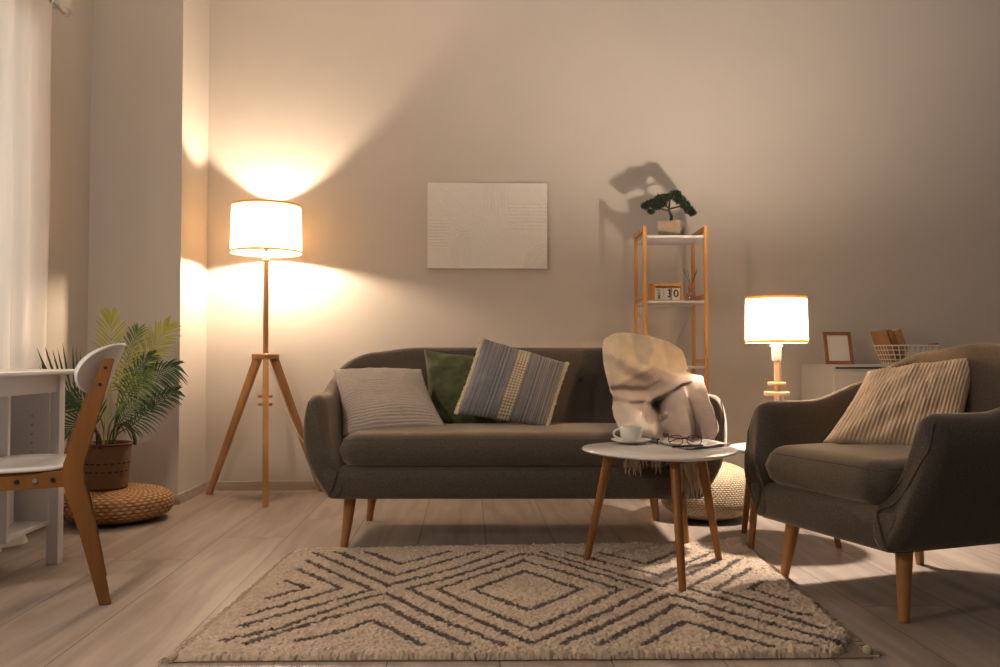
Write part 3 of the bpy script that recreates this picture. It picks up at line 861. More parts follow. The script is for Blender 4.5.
# ------------------------------------------------------------------ rug
rc = [P(297, 553, z=0), P(742, 545, z=0), P(873, 659, z=0), P(173, 663, z=0)]       # far left, far right, near right, near left
RT = 0.018
def rug_xy(u, v):
    p = rc[0].lerp(rc[1], u).lerp(rc[3].lerp(rc[2], u), v)
    x = p.x; y = p.y
    y += .012 * nz(u * 4, 7) * (1 if v > .5 else -1) * abs(2 * v - 1)
    x += .012 * nz(v * 5, 3) * abs(2 * u - 1)
    return x, y
def rnd_corner(u, v):
    # soft rounded near right corner
    return u, v
PL = [
 # central diamonds
 [(481, 548), (526, 530 + 25), (589, 577)],
]
def pxl(z, ox, oy, k=5.0): return [(ox + x / k, oy + y / k) for x, y in z]
lines = []
Z1, Z2, Z3 = (160, 540), (340, 540), (520, 540)
lines += [pxl([(630, 210), (735, 245), (540, 295)], *Z1), pxl([(690, 150), (905, 245), (450, 378)], *Z1),
          pxl([(735, 108), (1060, 254), (390, 440)], *Z1), pxl([(770, 68), (900, 122), (1140, 235)], *Z1),
          pxl([(870, 62), (1000, 110), (1175, 185)], *Z1)]
lines += [pxl([(240, 232), (560, 150), (815, 62)], *Z2), pxl([(0, 68), (275, 184), (690, 62)], *Z2), pxl([(130, 62), (300, 124), (545, 62)], *Z2),
          pxl([(-900 + 310, 510), (-900 + 620, 440), (100, 300), (235, 272), (430, 370), (820, 535)], *Z2),
          pxl([(-900 + 430, 520), (-200, 440), (60, 365), (205, 325), (400, 430), (635, 530)], *Z2),
          pxl([(-900 + 690, 510), (0, 465), (160, 405), (410, 528)], *Z2)]
lines += [pxl([(345, 250), (640, 165), (915, 72), (1020, 90), (1300, 178), (1550, 252), (1250, 400), (960, 525), (760, 440), (345, 250)], *Z2),
          pxl([(490, 250), (700, 180), (920, 108), (1120, 165), (1400, 250), (1200, 350), (965, 452), (700, 345), (490, 250)], *Z2),
          pxl([(665, 252), (925, 160), (1200, 252), (945, 358), (665, 252)], *Z2)]
lines += [pxl([(110, 66), (420, 155), (715, 235), (990, 110), (1015, 98)], *Z3), pxl([(235, 66), (480, 130), (690, 184), (960, 66)], *Z3),
          pxl([(390, 66), (630, 124), (780, 66)], *Z3),
          pxl([(205, 530), (560, 370), (740, 276), (1000, 345)], *Z3), pxl([(390, 530), (640, 410), (775, 328), (1000, 390)], *Z3),
          pxl([(615, 530), (770, 435), (850, 414), (1000, 462)], *Z3)]
Z4 = (680, 530, 4.545)
lines += [pxl([(275, 135), (160, 205), (30, 270), (220, 325), (400, 380), (650, 452)], *Z4),
          pxl([(322, 178), (160, 275), (320, 320), (580, 395)], *Z4), pxl([(380, 235), (320, 272), (400, 298), (490, 322)], *Z4),
          pxl([(0, 310), (200, 370), (420, 432), (640, 490), (730, 520)], *Z4), pxl([(0, 348), (150, 400), (330, 455), (560, 518), (610, 527)], *Z4),
          pxl([(0, 440), (40, 425), (200, 475), (415, 535)], *Z4)]
segs = []
for ln in lines:
    w_ = [P(x, y, z=RT) for x, y in ln]
    for a, b in zip(w_, w_[1:]): segs.append((a.x, a.y, b.x, b.y))
NU, NV = 620, 430
import numpy as np
uu, vv = np.meshgrid(np.linspace(0, 1, NU + 1), np.linspace(0, 1, NV + 1))
rngs = np.random.default_rng(3)
def bil(k): return ((rc[0][k] * (1 - uu) + rc[1][k] * uu) * (1 - vv) + (rc[3][k] * (1 - uu) + rc[2][k] * uu) * vv)
GX, GY = bil(0), bil(1)
# round the corners a little and waver the edges
def smooth_noise(shape, cell, seed):
    r = np.random.default_rng(seed); h, w_ = shape
    g = r.standard_normal((h // cell + 3, w_ // cell + 3))
    yy, xx = np.mgrid[0:h, 0:w_] / cell; yi, xi = yy.astype(int), xx.astype(int); fy, fx = yy - yi, xx - xi
    fy, fx = fy * fy * (3 - 2 * fy), fx * fx * (3 - 2 * fx)
    return (g[yi, xi] * (1 - fy) * (1 - fx) + g[yi, xi + 1] * (1 - fy) * fx + g[yi + 1, xi] * fy * (1 - fx) + g[yi + 1, xi + 1] * fy * fx)
shp = GX.shape
eu = np.minimum(uu, 1 - uu) * 1.9; ev = np.minimum(vv, 1 - vv) * 1.35
wob = smooth_noise(shp, 40, 5) * .004
GX = GX + wob * np.exp(-eu / .15) * 1.2 + rngs.standard_normal(shp) * .0011
GY = GY + smooth_noise(shp, 50, 6) * .004 * np.exp(-ev / .15) + rngs.standard_normal(shp) * .0011
_cr = np.exp(-((1 - uu) ** 2 / .0012 + (1 - vv) ** 2 / .006)); GX = GX - .045 * _cr; GY = GY + .05 * _cr
JX = GX + smooth_noise(shp, 2, 11) * .0032 + smooth_noise(shp, 8, 12) * .0015
JY = GY + smooth_noise(shp, 2, 13) * .0048 + smooth_noise(shp, 8, 14) * .0015
dmin = np.full(shp, 9.0)
for x0, y0, x1, y1 in segs:
    dx, dy = x1 - x0, y1 - y0; L2 = dx * dx + dy * dy + 1e-12
    t = np.clip(((JX - x0) * dx + (JY - y0) * dy) / L2, 0, 1)
    dmin = np.minimum(dmin, np.hypot(JX - x0 - t * dx, JY - y0 - t * dy))
dark = np.clip((0.0120 - dmin) / 0.004 + .5, 0, 1)
tuft = smooth_noise(shp, 2, 21) * .0020 + smooth_noise(shp, 4, 22) * .0018 + smooth_noise(shp, 14, 23) * .0010 + rngs.standard_normal(shp) * .0006
edge = np.minimum(np.minimum(eu, ev) / .022, 1); edge = np.sqrt(np.clip(1 - (1 - edge) ** 2, 0, 1))
GZ = .004 + RT * edge + tuft * np.clip(edge * 1.5, 0, 1) - dark * .002
# the far right corner curls up slightly, over the table's foot
curl = np.exp(-((1 - uu) ** 2 / .0016 + vv ** 2 / .003)); GZ += curl * .02
GZ = np.maximum(GZ, .002)
_ed = np.clip(1 - np.minimum(eu, ev) / .03, 0, 1); GX = GX + smooth_noise(shp, 2, 51) * .0018 * _ed; GY = GY + smooth_noise(shp, 2, 52) * .0018 * _ed
val = 1 + smooth_noise(shp, 2, 31) * .10 + smooth_noise(shp, 4, 33) * .06 + smooth_noise(shp, 30, 32) * .04 + (tuft / .004) * .06
cream = np.stack([.53 * val, .42 * val, .32 * val], -1); dk = np.stack([.068 * val, .046 * val, .035 * val], -1)
colr = cream * (1 - dark[..., None]) + dk * dark[..., None]
vs = np.stack([GX, GY, GZ], -1).reshape(-1, 3)
W_ = NU + 1
ii, jj = np.meshgrid(np.arange(NU), np.arange(NV)); b0 = (jj * W_ + ii).ravel()
fs = np.stack([b0, b0 + W_, b0 + W_ + 1, b0 + 1], -1)
me = bpy.data.meshes.new('rug_pile'); me.vertices.add(len(vs)); me.vertices.foreach_set('co', vs.ravel())
me.loops.add(fs.size); me.loops.foreach_set('vertex_index', fs.ravel().astype(np.int32))
me.polygons.add(len(fs)); me.polygons.foreach_set('loop_start', np.arange(0, fs.size, 4, dtype=np.int32)); me.polygons.foreach_set('loop_total', np.full(len(fs), 4, dtype=np.int32))
me.update(); me.validate()
a = me.color_attributes.new('dye', 'FLOAT_COLOR', 'POINT')
a.data.foreach_set('color', np.concatenate([colr.reshape(-1, 3), np.ones((len(vs), 1))], 1).ravel())
rug = empty('rug', 'cream shaggy rug with dark brown diamond and chevron lines', 'rug', (0, 0, 0))
link_mesh('pile', me, M['rug'], rug, smooth=True)
bm = B()
ctr = (rc[0] + rc[1] + rc[2] + rc[3]) / 4
add_prism(bm, [(q.x, q.y) for q in (rc[3], rc[2], rc[1], rc[0])], .0005, .0045)
obj('binding', bm, M['rugback'], rug, smooth=False)
random.seed(11)
bm = B()
for (pa, pb, sg) in ((rc[0], rc[3], -1), (rc[1], rc[2], 1)):
    n = 120
    for i in range(n):
        t = (i + random.random() * .6) / n; q = pa.lerp(pb, t)
        L = random.uniform(.014, .034)
        add_tube(bm, [q + Vector((-sg * .006, 0, .006)), q + Vector((sg * L * .6, random.uniform(-.006, .006), .008)), q + Vector((sg * L, random.uniform(-.012, .012), .002))], [.003, .0026, .0012], 5)
fr = obj('fringe', bm, M['tassel'], rug); fr['kind'] = 'stuff'
def tassel(base, d, n=22, L=.06):
    bm = B()
    bmesh.ops.create_uvsphere(bm, u_segments=12, v_segments=8, radius=.014, matrix=Matrix.Translation(base + d * .012 + Vector((0, 0, .012))))
    for _ in range(n):
        e = d * L * random.uniform(.6, 1.1) + Vector((random.uniform(-.018, .018), random.uniform(-.018, .018), 0))
        add_tube(bm, [base + d * .012 + Vector((0, 0, .014)), base + d * .012 + e * .5 + Vector((0, 0, .012)), base + e + Vector((0, 0, .002))], [.003, .0028, .0015], 5)
    return obj('tassel', bm, M['tassel'], rug)
tassel(rc[2] + Vector((-.012, .03, 0)), Vector((.8, .1, 0)).normalized(), 26, .05)
tassel(rc[3] + Vector((.01, .01, 0)), Vector((-.9, -.1, 0)).normalized(), 12, .03)
tassel(rc[1] + Vector((-.02, -.01, .012)), Vector((-.1, .9, 0)).normalized(), 12, .02)

# ------------------------------------------------------------------ throw blanket on the sofa
CG = [  # rows from behind the back, over it, down to the seat edge: (u, v, depth) left to right
 [(604, 372, 4.385), (620, 368, 4.39), (640, 366, 4.39), (656, 366, 4.39), (670, 370, 4.385), (684, 378, 4.38)],
 [(604, 343, 4.35), (616, 337, 4.355), (634, 337, 4.355), (651, 340, 4.35), (668, 345, 4.345), (681, 353, 4.34)],
 [(602, 349, 4.27), (617, 342, 4.26), (636, 343, 4.25), (653, 347, 4.25), (670, 352, 4.25), (685, 362, 4.25)],
 [(602, 356, 4.20), (618, 355, 4.16), (637, 357, 4.16), (655, 360, 4.16), (672, 365, 4.15), (689, 376, 4.15)],
 [(605, 374, 4.13), (620, 372, 4.09), (638, 374, 4.08), (656, 376, 4.05), (676, 377, 4.00), (697, 378, 3.98)],
 [(609, 391, 4.08), (624, 388, 4.04), (640, 390, 4.00), (658, 388, 3.93), (680, 386, 3.80), (703, 388, 3.66)],
 [(612, 404, 4.02), (626, 402, 3.94), (643, 404, 3.92), (662, 402, 3.88), (685, 398, 3.62), (706, 402, 3.52)],
 [(613, 418, 3.86), (628, 414, 3.74), (645, 418, 3.74), (664, 416, 3.80), (687, 412, 3.54), (712, 417, 3.475)],
 [(617, 430, 3.51), (632, 428, 3.50), (647, 431, 3.49), (664, 430, 3.56), (688, 427, 3.48), (717, 431, 3.46)],
 [(622, 440, 3.46), (636, 443, 3.46), (650, 444, 3.46), (668, 443, 3.48), (689, 443, 3.455), (711, 441, 3.45)],
 [(627, 452, 3.455), (640, 455, 3.455), (654, 456, 3.46), (669, 456, 3.46), (690, 456, 3.45), (704, 452, 3.445)],
]
CGW = [[P(*q[:2], Y=q[2]) for q in r] for r in CG]
def throw_base(s, t):
    return spline([spline(r, s) for r in CGW], t)
# folds in the picture plane of the throw: polylines in (s, t), width, height
def px_st(u, v):
    """nearest (s, t) for a seen point, coarse search"""
    best = None
    for tt in THR:
        x, y, s, t = tt; d = (x - u) ** 2 + (y - v) ** 2
        if best is None or d < best[0]: best = (d, s, t)
    return best[1], best[2]
def proj(p):
    d = p - Vector((0, 0, CAM_H)); cp_, sp_ = math.cos(PITCH), math.sin(PITCH)
    dep = d.y * cp_ + d.z * sp_; up = -d.y * sp_ + d.z * cp_
    return 500 + F_PX * d.x / dep, 333.5 - F_PX * up / dep
folds = [  # (points in pixels, half width px, height m)
 ([(612, 398), (630, 401), (648, 402), (664, 392), (680, 383), (700, 378)], 4.5, .060),      # long diagonal ridge
 ([(614, 392), (632, 393), (648, 393), (660, 386)], 3.5, -.035),
 ([(618, 428), (628, 417), (640, 412), (650, 420), (652, 438)], 7, .060),
 ([(613, 410), (625, 408), (640, 406)], 3, -.03),                    # cream bundle
 ([(655, 407), (664, 403), (672, 398), (681, 390)], 4.5, -.075),
 ([(661, 412), (664, 422), (668, 436)], 6, -.09),
 ([(676, 398), (682, 412), (686, 428), (687, 446)], 4, .055),
 ([(688, 388), (694, 408), (697, 425), (698, 444)], 3.5, -.050),
 ([(700, 384), (708, 404), (714, 428), (712, 444)], 4.5, .030),
 ([(604, 352), (624, 364), (648, 374), (672, 380)], 6, .022), ([(606, 364), (626, 376), (646, 384)], 5, -.018), ([(640, 344), (660, 356), (682, 372)], 6, .014),
 ([(608, 372), (628, 380), (648, 388)], 6, -.012),
 ([(650, 409), (668, 396), (684, 384), (698, 376)], 3.2, .022),
]
def fold_h(u, v):
    h = 0
    for pts, wd, am in folds:
        dm = 1e9; L = len(pts) - 1
        for (x0, y0), (x1, y1) in zip(pts, pts[1:]):
            dx, dy = x1 - x0, y1 - y0; t = max(0, min(1, ((u - x0) * dx + (v - y0) * dy) / (dx * dx + dy * dy)))
            dm = min(dm, math.hypot(u - x0 - t * dx, v - y0 - t * dy))
        h += am * math.exp(-(dm / wd) ** 2)
    return h
def throw_pt(s, t):
    p = throw_base(s, t); u, v = proj(p)
    wgt = sm(t, .12, .30)
    h = fold_h(u, v) * wgt + .006 * nz(s * 5, t * 6, 3) * (0.3 + wgt)
    return p + Vector((0, -h, 0)) + Vector((0, -.014, .012))
def throw_col(s, t):
    cs = [throw_col1(s + dx, t + dy) for dx, dy in ((0, 0), (.012, .004), (-.012, -.004), (.004, -.01), (-.004, .01))]
    return tuple(sum(c[k] for c in cs) / 5 for k in range(3))
def throw_col1(s, t):
    p = throw_base(s, t); u, v = proj(p)
    # checks of the wool, seen as colour patches
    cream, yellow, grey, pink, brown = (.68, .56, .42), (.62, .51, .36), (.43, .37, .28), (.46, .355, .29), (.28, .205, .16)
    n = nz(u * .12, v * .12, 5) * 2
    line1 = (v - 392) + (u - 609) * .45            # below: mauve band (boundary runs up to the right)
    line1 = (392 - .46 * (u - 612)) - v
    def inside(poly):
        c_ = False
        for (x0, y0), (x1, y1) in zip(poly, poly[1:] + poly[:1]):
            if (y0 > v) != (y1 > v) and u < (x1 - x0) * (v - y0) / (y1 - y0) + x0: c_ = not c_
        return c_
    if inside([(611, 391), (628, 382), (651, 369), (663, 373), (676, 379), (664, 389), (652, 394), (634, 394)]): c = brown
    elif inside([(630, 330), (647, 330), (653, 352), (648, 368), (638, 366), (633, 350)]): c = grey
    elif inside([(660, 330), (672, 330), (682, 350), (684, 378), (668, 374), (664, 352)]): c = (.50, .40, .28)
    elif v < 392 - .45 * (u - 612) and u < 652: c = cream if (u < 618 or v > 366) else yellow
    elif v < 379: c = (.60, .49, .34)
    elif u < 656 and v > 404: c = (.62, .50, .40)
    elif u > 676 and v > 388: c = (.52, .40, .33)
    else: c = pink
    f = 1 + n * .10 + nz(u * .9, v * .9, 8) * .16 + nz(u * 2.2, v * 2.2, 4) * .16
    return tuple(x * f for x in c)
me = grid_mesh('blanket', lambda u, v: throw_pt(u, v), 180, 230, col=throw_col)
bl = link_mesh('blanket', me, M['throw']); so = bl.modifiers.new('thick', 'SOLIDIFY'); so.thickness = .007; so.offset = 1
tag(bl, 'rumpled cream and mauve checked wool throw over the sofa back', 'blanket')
random.seed(21)
def strand(bm, p, L, sway=.012):
    pts = [p]; d = Vector((random.uniform(-.2, .2), random.uniform(-.25, .05), -1)).normalized()
    for k in range(1, 7):
        pts.append(p + d * L * k / 6 + Vector((random.uniform(-1, 1), random.uniform(-.6, .6), 0)) * sway * .35)
    add_tube(bm, pts, [.0042, .0046, .004, .0044, .0038, .003, .0012], 6)
bm = B()
for i in range(70):
    s_ = random.random()
    u_ = 625 + s_ * 80
    yy = 3.475
    p = P(u_, 452 + random.uniform(-3, 2), Y=yy - random.uniform(0, .025))
    if 678 < u_ < 702 : L = random.uniform(.13, .19)
    else: L = random.uniform(.05, .10)
    strand(bm, p, L)
for i in range(40):
    p = P(random.uniform(678, 703), 452 + random.uniform(-3, 6), Y=3.46 - random.uniform(0, .03)); strand(bm, p, random.uniform(.10, .19))
fo = obj('fringe', bm, M['tassel'], bl); fo['kind'] = 'stuff'
bm = B()
for i in range(14):
    p = P(random.uniform(659, 668), 416 + random.uniform(-2, 4), Y=3.70); strand(bm, p, random.uniform(.05, .08))
fo = obj('fringe', bm, M['tassel'], bl); fo['kind'] = 'stuff'

# ------------------------------------------------------------------ pouffes
def pouf(name, label, c, R_, Hh, mat, ku=1, flat=.5, n=2.4):
    prof = []
    for i in range(401):
        t = i / 400 * PI - PI / 2
        prof.append((R_ * abs(math.cos(t)) ** (2 / n), Hh / 2 * math.copysign(abs(math.sin(t)) ** (2 / (n + .6)), math.sin(t))))
    acc = [0]
    for a_, b_ in zip(prof, prof[1:]): acc.append(acc[-1] + math.hypot(b_[0] - a_[0], b_[1] - a_[1]))
    def fn(u, v):
        a = u * 2 * PI
        tgt = v * acc[-1]; i = min(range(401), key=lambda q: abs(acc[q] - tgt)) if (v not in cache) else cache[v]
        cache[v] = i
        t = i / 400 * PI - PI / 2
        ct, st = math.cos(t), math.sin(t)
        r = R_ * (abs(ct) ** (2 / n)); z = Hh / 2 + Hh / 2 * math.copysign(abs(st) ** (2 / (n + .6)), st)
        w = 1 + .012 * nz(math.cos(a) * 2, math.sin(a) * 2, z * 9)
        return (r * math.cos(a) * w, r * math.sin(a) * w, max(z, 0))
    cache = {}
    me = grid_mesh(name, fn, 140, 80); o = link_mesh(name, me, mat); o.location = c
    return tag(o, label, 'pouf')
pc = P(118, 357, Y=4.22)
pouf('pouf', 'round flat woven rattan floor pouf under the potted palm', (pc.x, pc.y, 0), .268, .170, M['rattan'])
pouf('pouf', 'round beige knitted floor pouf beside the right end of the sofa', (1.035, 4.26, 0), .232, .288, M['knit'], n=2.3)

# ------------------------------------------------------------------ potted palm
PB = Vector((P(108, 357, Y=4.17).x, 4.17, .169))
palm = empty('potted_palm', 'green palm in a woven basket standing on the rattan pouf', 'potted plant', PB)
def bfn(u, v):
    a = u * 2 * PI; r = lerp(.098, .114, v) * (1 + .02 * nz(math.cos(a), math.sin(a), v * 3)); return (r * math.cos(a), r * math.sin(a), v * .215)
me = grid_mesh('basket', bfn, 80, 24); bk = link_mesh('basket', me, M['basket'], palm); so = bk.modifiers.new('t', 'SOLIDIFY'); so.thickness = .008
bm = B(); add_tube(bm, [(.115 * math.cos(t * PI / 24), .115 * math.sin(t * PI / 24), .215) for t in range(48)], .0065, 8, closed=True); obj('rim', bm, M['basket'], bk)
bm = B(); add_lathe(bm, [(0, .140), (.100, .140), (.104, .165), (0, .168)], cap=False); obj('soil', bm, M['bark'], palm)
for ya in (-1, 1):
    pts = [(-.035 + .002 + .054 * -math.cos(t * PI / 14), ya * .108, .20 + .105 * math.sin(t * PI / 14)) for t in range(15)]
    if ya == 1: pts = [(p[0] + .08, p[1] - .02, p[2]) for p in pts]
    bm = B(); add_tube(bm, pts, .009, 8); obj('handle', bm, M['basket'], palm)
for k in range(11):      # dark slots of the basket pattern
    a = -PI * .95 + k * PI * .9 / 10
    for zz in (.085, .125):
        rr_ = lerp(.098, .114, zz / .215) + .001
        bm = B() if (k == 0 and zz == .085) else bm
        add_box(bm, (rr_ * math.cos(a + (.1 if zz > .1 else 0)), rr_ * math.sin(a + (.1 if zz > .1 else 0)), zz), (.004, .018, .007), rot=Matrix.Rotation(a, 3, 'Z'))
obj('weave_slots', bm, M['gap'], bk, smooth=False)['kind'] = 'stuff'
def frond(tip_px, ctrl_px, Ys, nl, llen, tone, droop, start=.38, base=(0, 0), seed=0, wid=.010):
    random.seed(seed)
    b = Vector((base[0], base[1], .165)); c1 = P(*ctrl_px, Y=Ys[0]) - PB; tp = P(*tip_px, Y=Ys[1]) - PB
    b2 = b.lerp(c1, .5) + Vector(((b.x - c1.x) * .25, 0, .02))
    pts = [b, b2, c1, c1.lerp(tp, .5) + Vector((0, 0, .02)), tp]
    stem = [spline(pts, k / 30) for k in range(31)]
    vs, fs, cs = [], [], []
    bm = B(); add_tube(bm, stem, [lerp(.0042, .0012, k / 30) for k in range(31)], 6)
    bm.verts.ensure_lookup_table()
    for v in bm.verts: pass
    nstem = len(bm.verts)
    for i in range(nl):
        t = lerp(start, .995, i / (nl - 1)); p = spline(pts, t); d = (spline(pts, min(1, t + .02)) - spline(pts, t - .02)).normalized()
        up = Vector((0, -1, .25)).normalized()
        side = d.cross(up).normalized()
        for sg in (-1, 1):
            L = llen * (math.sin((0.12 + .80 * (i / (nl - 1))) * PI) ** .6) * random.uniform(.85, 1.1)
            ang_ = lerp(1.12, .38, i / (nl - 1)) + random.uniform(-.08, .08)
            dr = (d * math.cos(ang_) + side * sg * math.sin(ang_) + up * random.uniform(-.1, .25)).normalized()
            wv = dr.cross(up).normalized()
            prev = None
            for k in range(6):
                f = k / 5; q = p + dr * L * f + Vector((0, 0, -droop * L * f * f))
                ww = wid * .72 * math.sin(min(1, f * 1.25 + .12) * PI * .5) * (1 - f ** 3) + .0006
                A = bm.verts.new(q + wv * ww * .5); C = bm.verts.new(q - wv * ww * .5); Md = bm.verts.new(q + up * ww * -.22)
                if prev:
                    bm.faces.new((prev[0], A, Md, prev[2])); bm.faces.new((prev[2], Md, C, prev[1]))
                prev = (A, C, Md)
    o = obj('frond', bm, M['palm'], palm, angle=2)
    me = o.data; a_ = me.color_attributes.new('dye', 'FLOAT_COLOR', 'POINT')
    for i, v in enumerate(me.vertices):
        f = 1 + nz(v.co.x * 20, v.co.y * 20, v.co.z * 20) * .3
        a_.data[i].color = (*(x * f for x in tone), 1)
    return o
YG, MG, DG = (.36, .34, .03), (.12, .18, .03), (.025, .065, .02)  # upper fronds yellower: warm lamp light put into the leaf colour
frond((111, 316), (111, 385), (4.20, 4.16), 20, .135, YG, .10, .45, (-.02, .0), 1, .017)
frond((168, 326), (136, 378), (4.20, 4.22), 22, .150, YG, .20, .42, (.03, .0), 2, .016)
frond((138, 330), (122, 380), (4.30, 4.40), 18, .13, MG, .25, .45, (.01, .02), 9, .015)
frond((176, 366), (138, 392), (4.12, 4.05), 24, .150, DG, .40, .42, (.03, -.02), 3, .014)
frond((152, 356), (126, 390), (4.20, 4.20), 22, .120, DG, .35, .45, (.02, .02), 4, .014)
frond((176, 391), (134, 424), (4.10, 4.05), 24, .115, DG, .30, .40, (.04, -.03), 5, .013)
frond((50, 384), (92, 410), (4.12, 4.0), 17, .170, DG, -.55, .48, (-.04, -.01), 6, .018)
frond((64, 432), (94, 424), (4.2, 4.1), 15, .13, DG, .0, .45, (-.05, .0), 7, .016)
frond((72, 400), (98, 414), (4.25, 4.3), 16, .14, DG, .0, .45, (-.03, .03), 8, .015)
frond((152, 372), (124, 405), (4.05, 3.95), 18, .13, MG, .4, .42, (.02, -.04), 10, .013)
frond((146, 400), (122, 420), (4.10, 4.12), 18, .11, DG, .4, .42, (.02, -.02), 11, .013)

# ------------------------------------------------------------------ desk (along the window wall)
desk = empty('desk', 'white writing desk with open cubby behind the chair at left', 'desk', RM(0.0, 1.785), TH)
def dbox(name, a0, a1, b0, b1, z0, z1, mat=None, parent=None, bev=.002):
    bm = B(); add_box(bm, ((a0 + a1) / 2, -(b0 + b1) / 2, (z0 + z1) / 2), (a1 - a0, b1 - b0, z1 - z0), bev)
    return obj(name, bm, mat or M['white'], parent or desk, smooth=False)
DL = 1.25
lx = -.010
tp_ = dbox('desk_top', -.345, .038, -.03, DL, .742, .762, bev=.006)
for (a0, b0) in ((-.047, 0.0), (-.34, 0.0), (-.047, DL - .06), (-.34, DL - .06)):
    dbox('leg', lx + a0, lx + a0 + .046, b0, b0 + .046, 0, .742)
dbox('apron', lx - .040, lx - .012, .046, DL - .06, .672, .742)
dbox('apron', lx - .29, lx - .046, .012, .034, .672, .742)
bx_ = dbox('cubby', lx - .30, lx - .035, .040, .056, .155, .672)
dbox('side_panel', lx - .30, lx - .030, .345, .362, .150, .672)
dbox('back_panel', lx - .31, lx - .300, .040, .362, .155, .672)
dbox('shelf', lx - .30, lx - .035, .056, .345, .155, .172)
bm = B()
for k in range(9): add_box(bm, (lx - .10, -.0575, .30 + k * .035), (.004, .003, .004)); add_box(bm, (lx - .22, -.0575, .30 + k * .035), (.004, .003, .004))
obj('peg_holes', bm, M['gap'], desk, smooth=False)['kind'] = 'stuff'
bm = B(); add_box(bm, (-.20, -.20, .172 + .11), (.12, .16, .22), .004)
q = obj('storage_box', bm, M['white'], None, smooth=False); q.location = desk.location; q.rotation_euler = desk.rotation_euler
tag(q, 'pale box standing inside the open cubby of the desk', 'box')

# ------------------------------------------------------------------ chair
Lv = Vector((-.452, .892, 0)); Fv = Vector((-.892, -.452, 0))
kink = P(75.5, 465, Y=2.75); kink.z = 0
chair = empty('dining_chair', 'oak chair with white seat and half-round white backrest at the desk', 'chair', kink + Lv * .2)
def cl(f, l, z): return Fv * f + Lv * l + Vector((0, 0, z))
def plank(bm, pts, wf, wl):
    """bar through (f, l, z) points; widths across f and across l"""
    rings = []
    for i, (f, l, z) in enumerate(pts):
        rings.append([bm.verts.new(cl(f + a * wf[i] / 2, l + b * wl / 2, z)) for a, b in ((-1, -1), (1, -1), (1, 1), (-1, 1))])
    for A, C in zip(rings, rings[1:]):
        for k in range(4): bm.faces.new((A[k], A[(k + 1) % 4], C[(k + 1) % 4], C[k]))
    bm.faces.new(rings[0]); bm.faces.new(rings[-1])
    bmesh.ops.bevel(bm, geom=[e for e in bm.edges], offset=.003, segments=2, affect='EDGES')
    return bm
for l in (-.2, .2):
    bm = B(); plank(bm, [(-.093, l, 0), (-.045, l, .22), (.004, l, .405), (.006, l, .46), (-.045, l, .63), (-.094, l, .805)], [.036, .052, .064, .062, .050, .034], .030)
    obj('rear_leg', bm, M['oak'], chair, smooth=False)
    bm = B(); plank(bm, [(.44, l, 0), (.39, l, .22), (.35, l, .44)], [.032, .042, .05], .03)
    obj('front_leg', bm, M['oak'], chair, smooth=False)
    bm = B(); add_box(bm, (0, 0, 0), (.34, .022, .052), .002, Matrix(((Fv.x, Lv.x, 0), (Fv.y, Lv.y, 0), (0, 0, 1)))); 
    o = obj('seat_rail', bm, M['oak'], chair, smooth=False); o.location = cl(.185, l * .98, .418)
    for fh in (.065, .115, .165):
        bm = B(); add_tube(bm, [cl(fh, l * 1.0 - math.copysign(.010, l) * -1, .418), cl(fh, l * 1.0 + math.copysign(.0125, l), .418)], .0075, 12)
        obj('bolt', bm, M['metal'] if fh == .115 else M['black'], o).location = -o.location
for fz in ((-.075, .745), (-.083, .775)):
    pass
for zz, ff in ((.72, -.072), (.775, -.088)):
    bm = B(); add_tube(bm, [cl(ff + .004, -.2145, zz), cl(ff + .004, -.2165, zz)], .006, 12); obj('screw_cap', bm, M['black'], chair)
# seat plate
def plate_pt(a, r, z):
    ca, sa = math.cos(a), math.sin(a); n = 3.0; k = (abs(ca) ** n + abs(sa) ** n) ** (-1 / n)
    return cl(.195 + .222 * k * ca * r, .222 * k * sa * r, z)
bm = B(); rings = []
for r, z in ((.90, .444), (.99, .447), (1.0, .453), (.99, .458), (.95, .460), (.6, .456), (.2, .454)):
    rings.append([bm.verts.new(plate_pt(2 * PI * k / 64, r, z)) for k in range(64)])
for A, C in zip(rings, rings[1:]):
    for k in range(64): bm.faces.new((A[k], A[(k + 1) % 64], C[(k + 1) % 64], C[k]))
bm.faces.new(rings[0]); bm.faces.new(rings[-1]); obj('seat', bm, M['whiteg'], chair, angle=1.2)
# backrest: bent oval plywood
def brest(u, v):
    s = (u * 2 - 1); t = v * 2 - 1
    s_ = math.sin(s * PI / 2) * .999
    hh = .094 * (1 - abs(s_) ** 4) ** .5
    z = .768 + t * hh * .95
    f0 = -.068 - (z - .77) * .36
    return cl(f0 - .052 + .118 * s_ * s_, .245 * s_, z)
me = grid_mesh('backrest', brest, 60, 20)
br = link_mesh('backrest', me, M['white'], chair); so = br.modifiers.new('t', 'SOLIDIFY'); so.thickness = .011; so.offset = 0

# ------------------------------------------------------------------ curtains
def curtain(name, label, b0, b1, nf, amp, a0, ztop, seed, pool):
    def fn(u, v):
        z = lerp(ztop, .006, v); b = lerp(b0, b1, u)
        fold = amp * math.sin(u * nf * 2 * PI + .8 * nz(v * 2, seed)) * (0.55 + .45 * v) + .012 * nz(u * 6, v * 3, seed)
        sway = .012 * nz(v * 3, seed, 4)
        k = sm(v, .955, 1.0)
        return RM(a0 + fold + pool * k * (.7 + .5 * nz(u * 3, seed)), b + sway + .03 * k * nz(u * 3, seed + 3), max(z * (1 - k * .2), .008) + .03 * math.sin(k * PI) + .012 * k * (1 + nz(u * 7, v * 5, 2)))
    me = grid_mesh(name, fn, 90, 90)
    return tag(link_mesh(name, me, M['sheer']), label, 'curtain')
ZR = P(64, 13, Y=4.15).z
curtain('curtain', 'sheer beige curtain panel hanging nearest the window wall corner', 1.085, 1.47, 2, .014, -.425, ZR + .0, 1, .06)
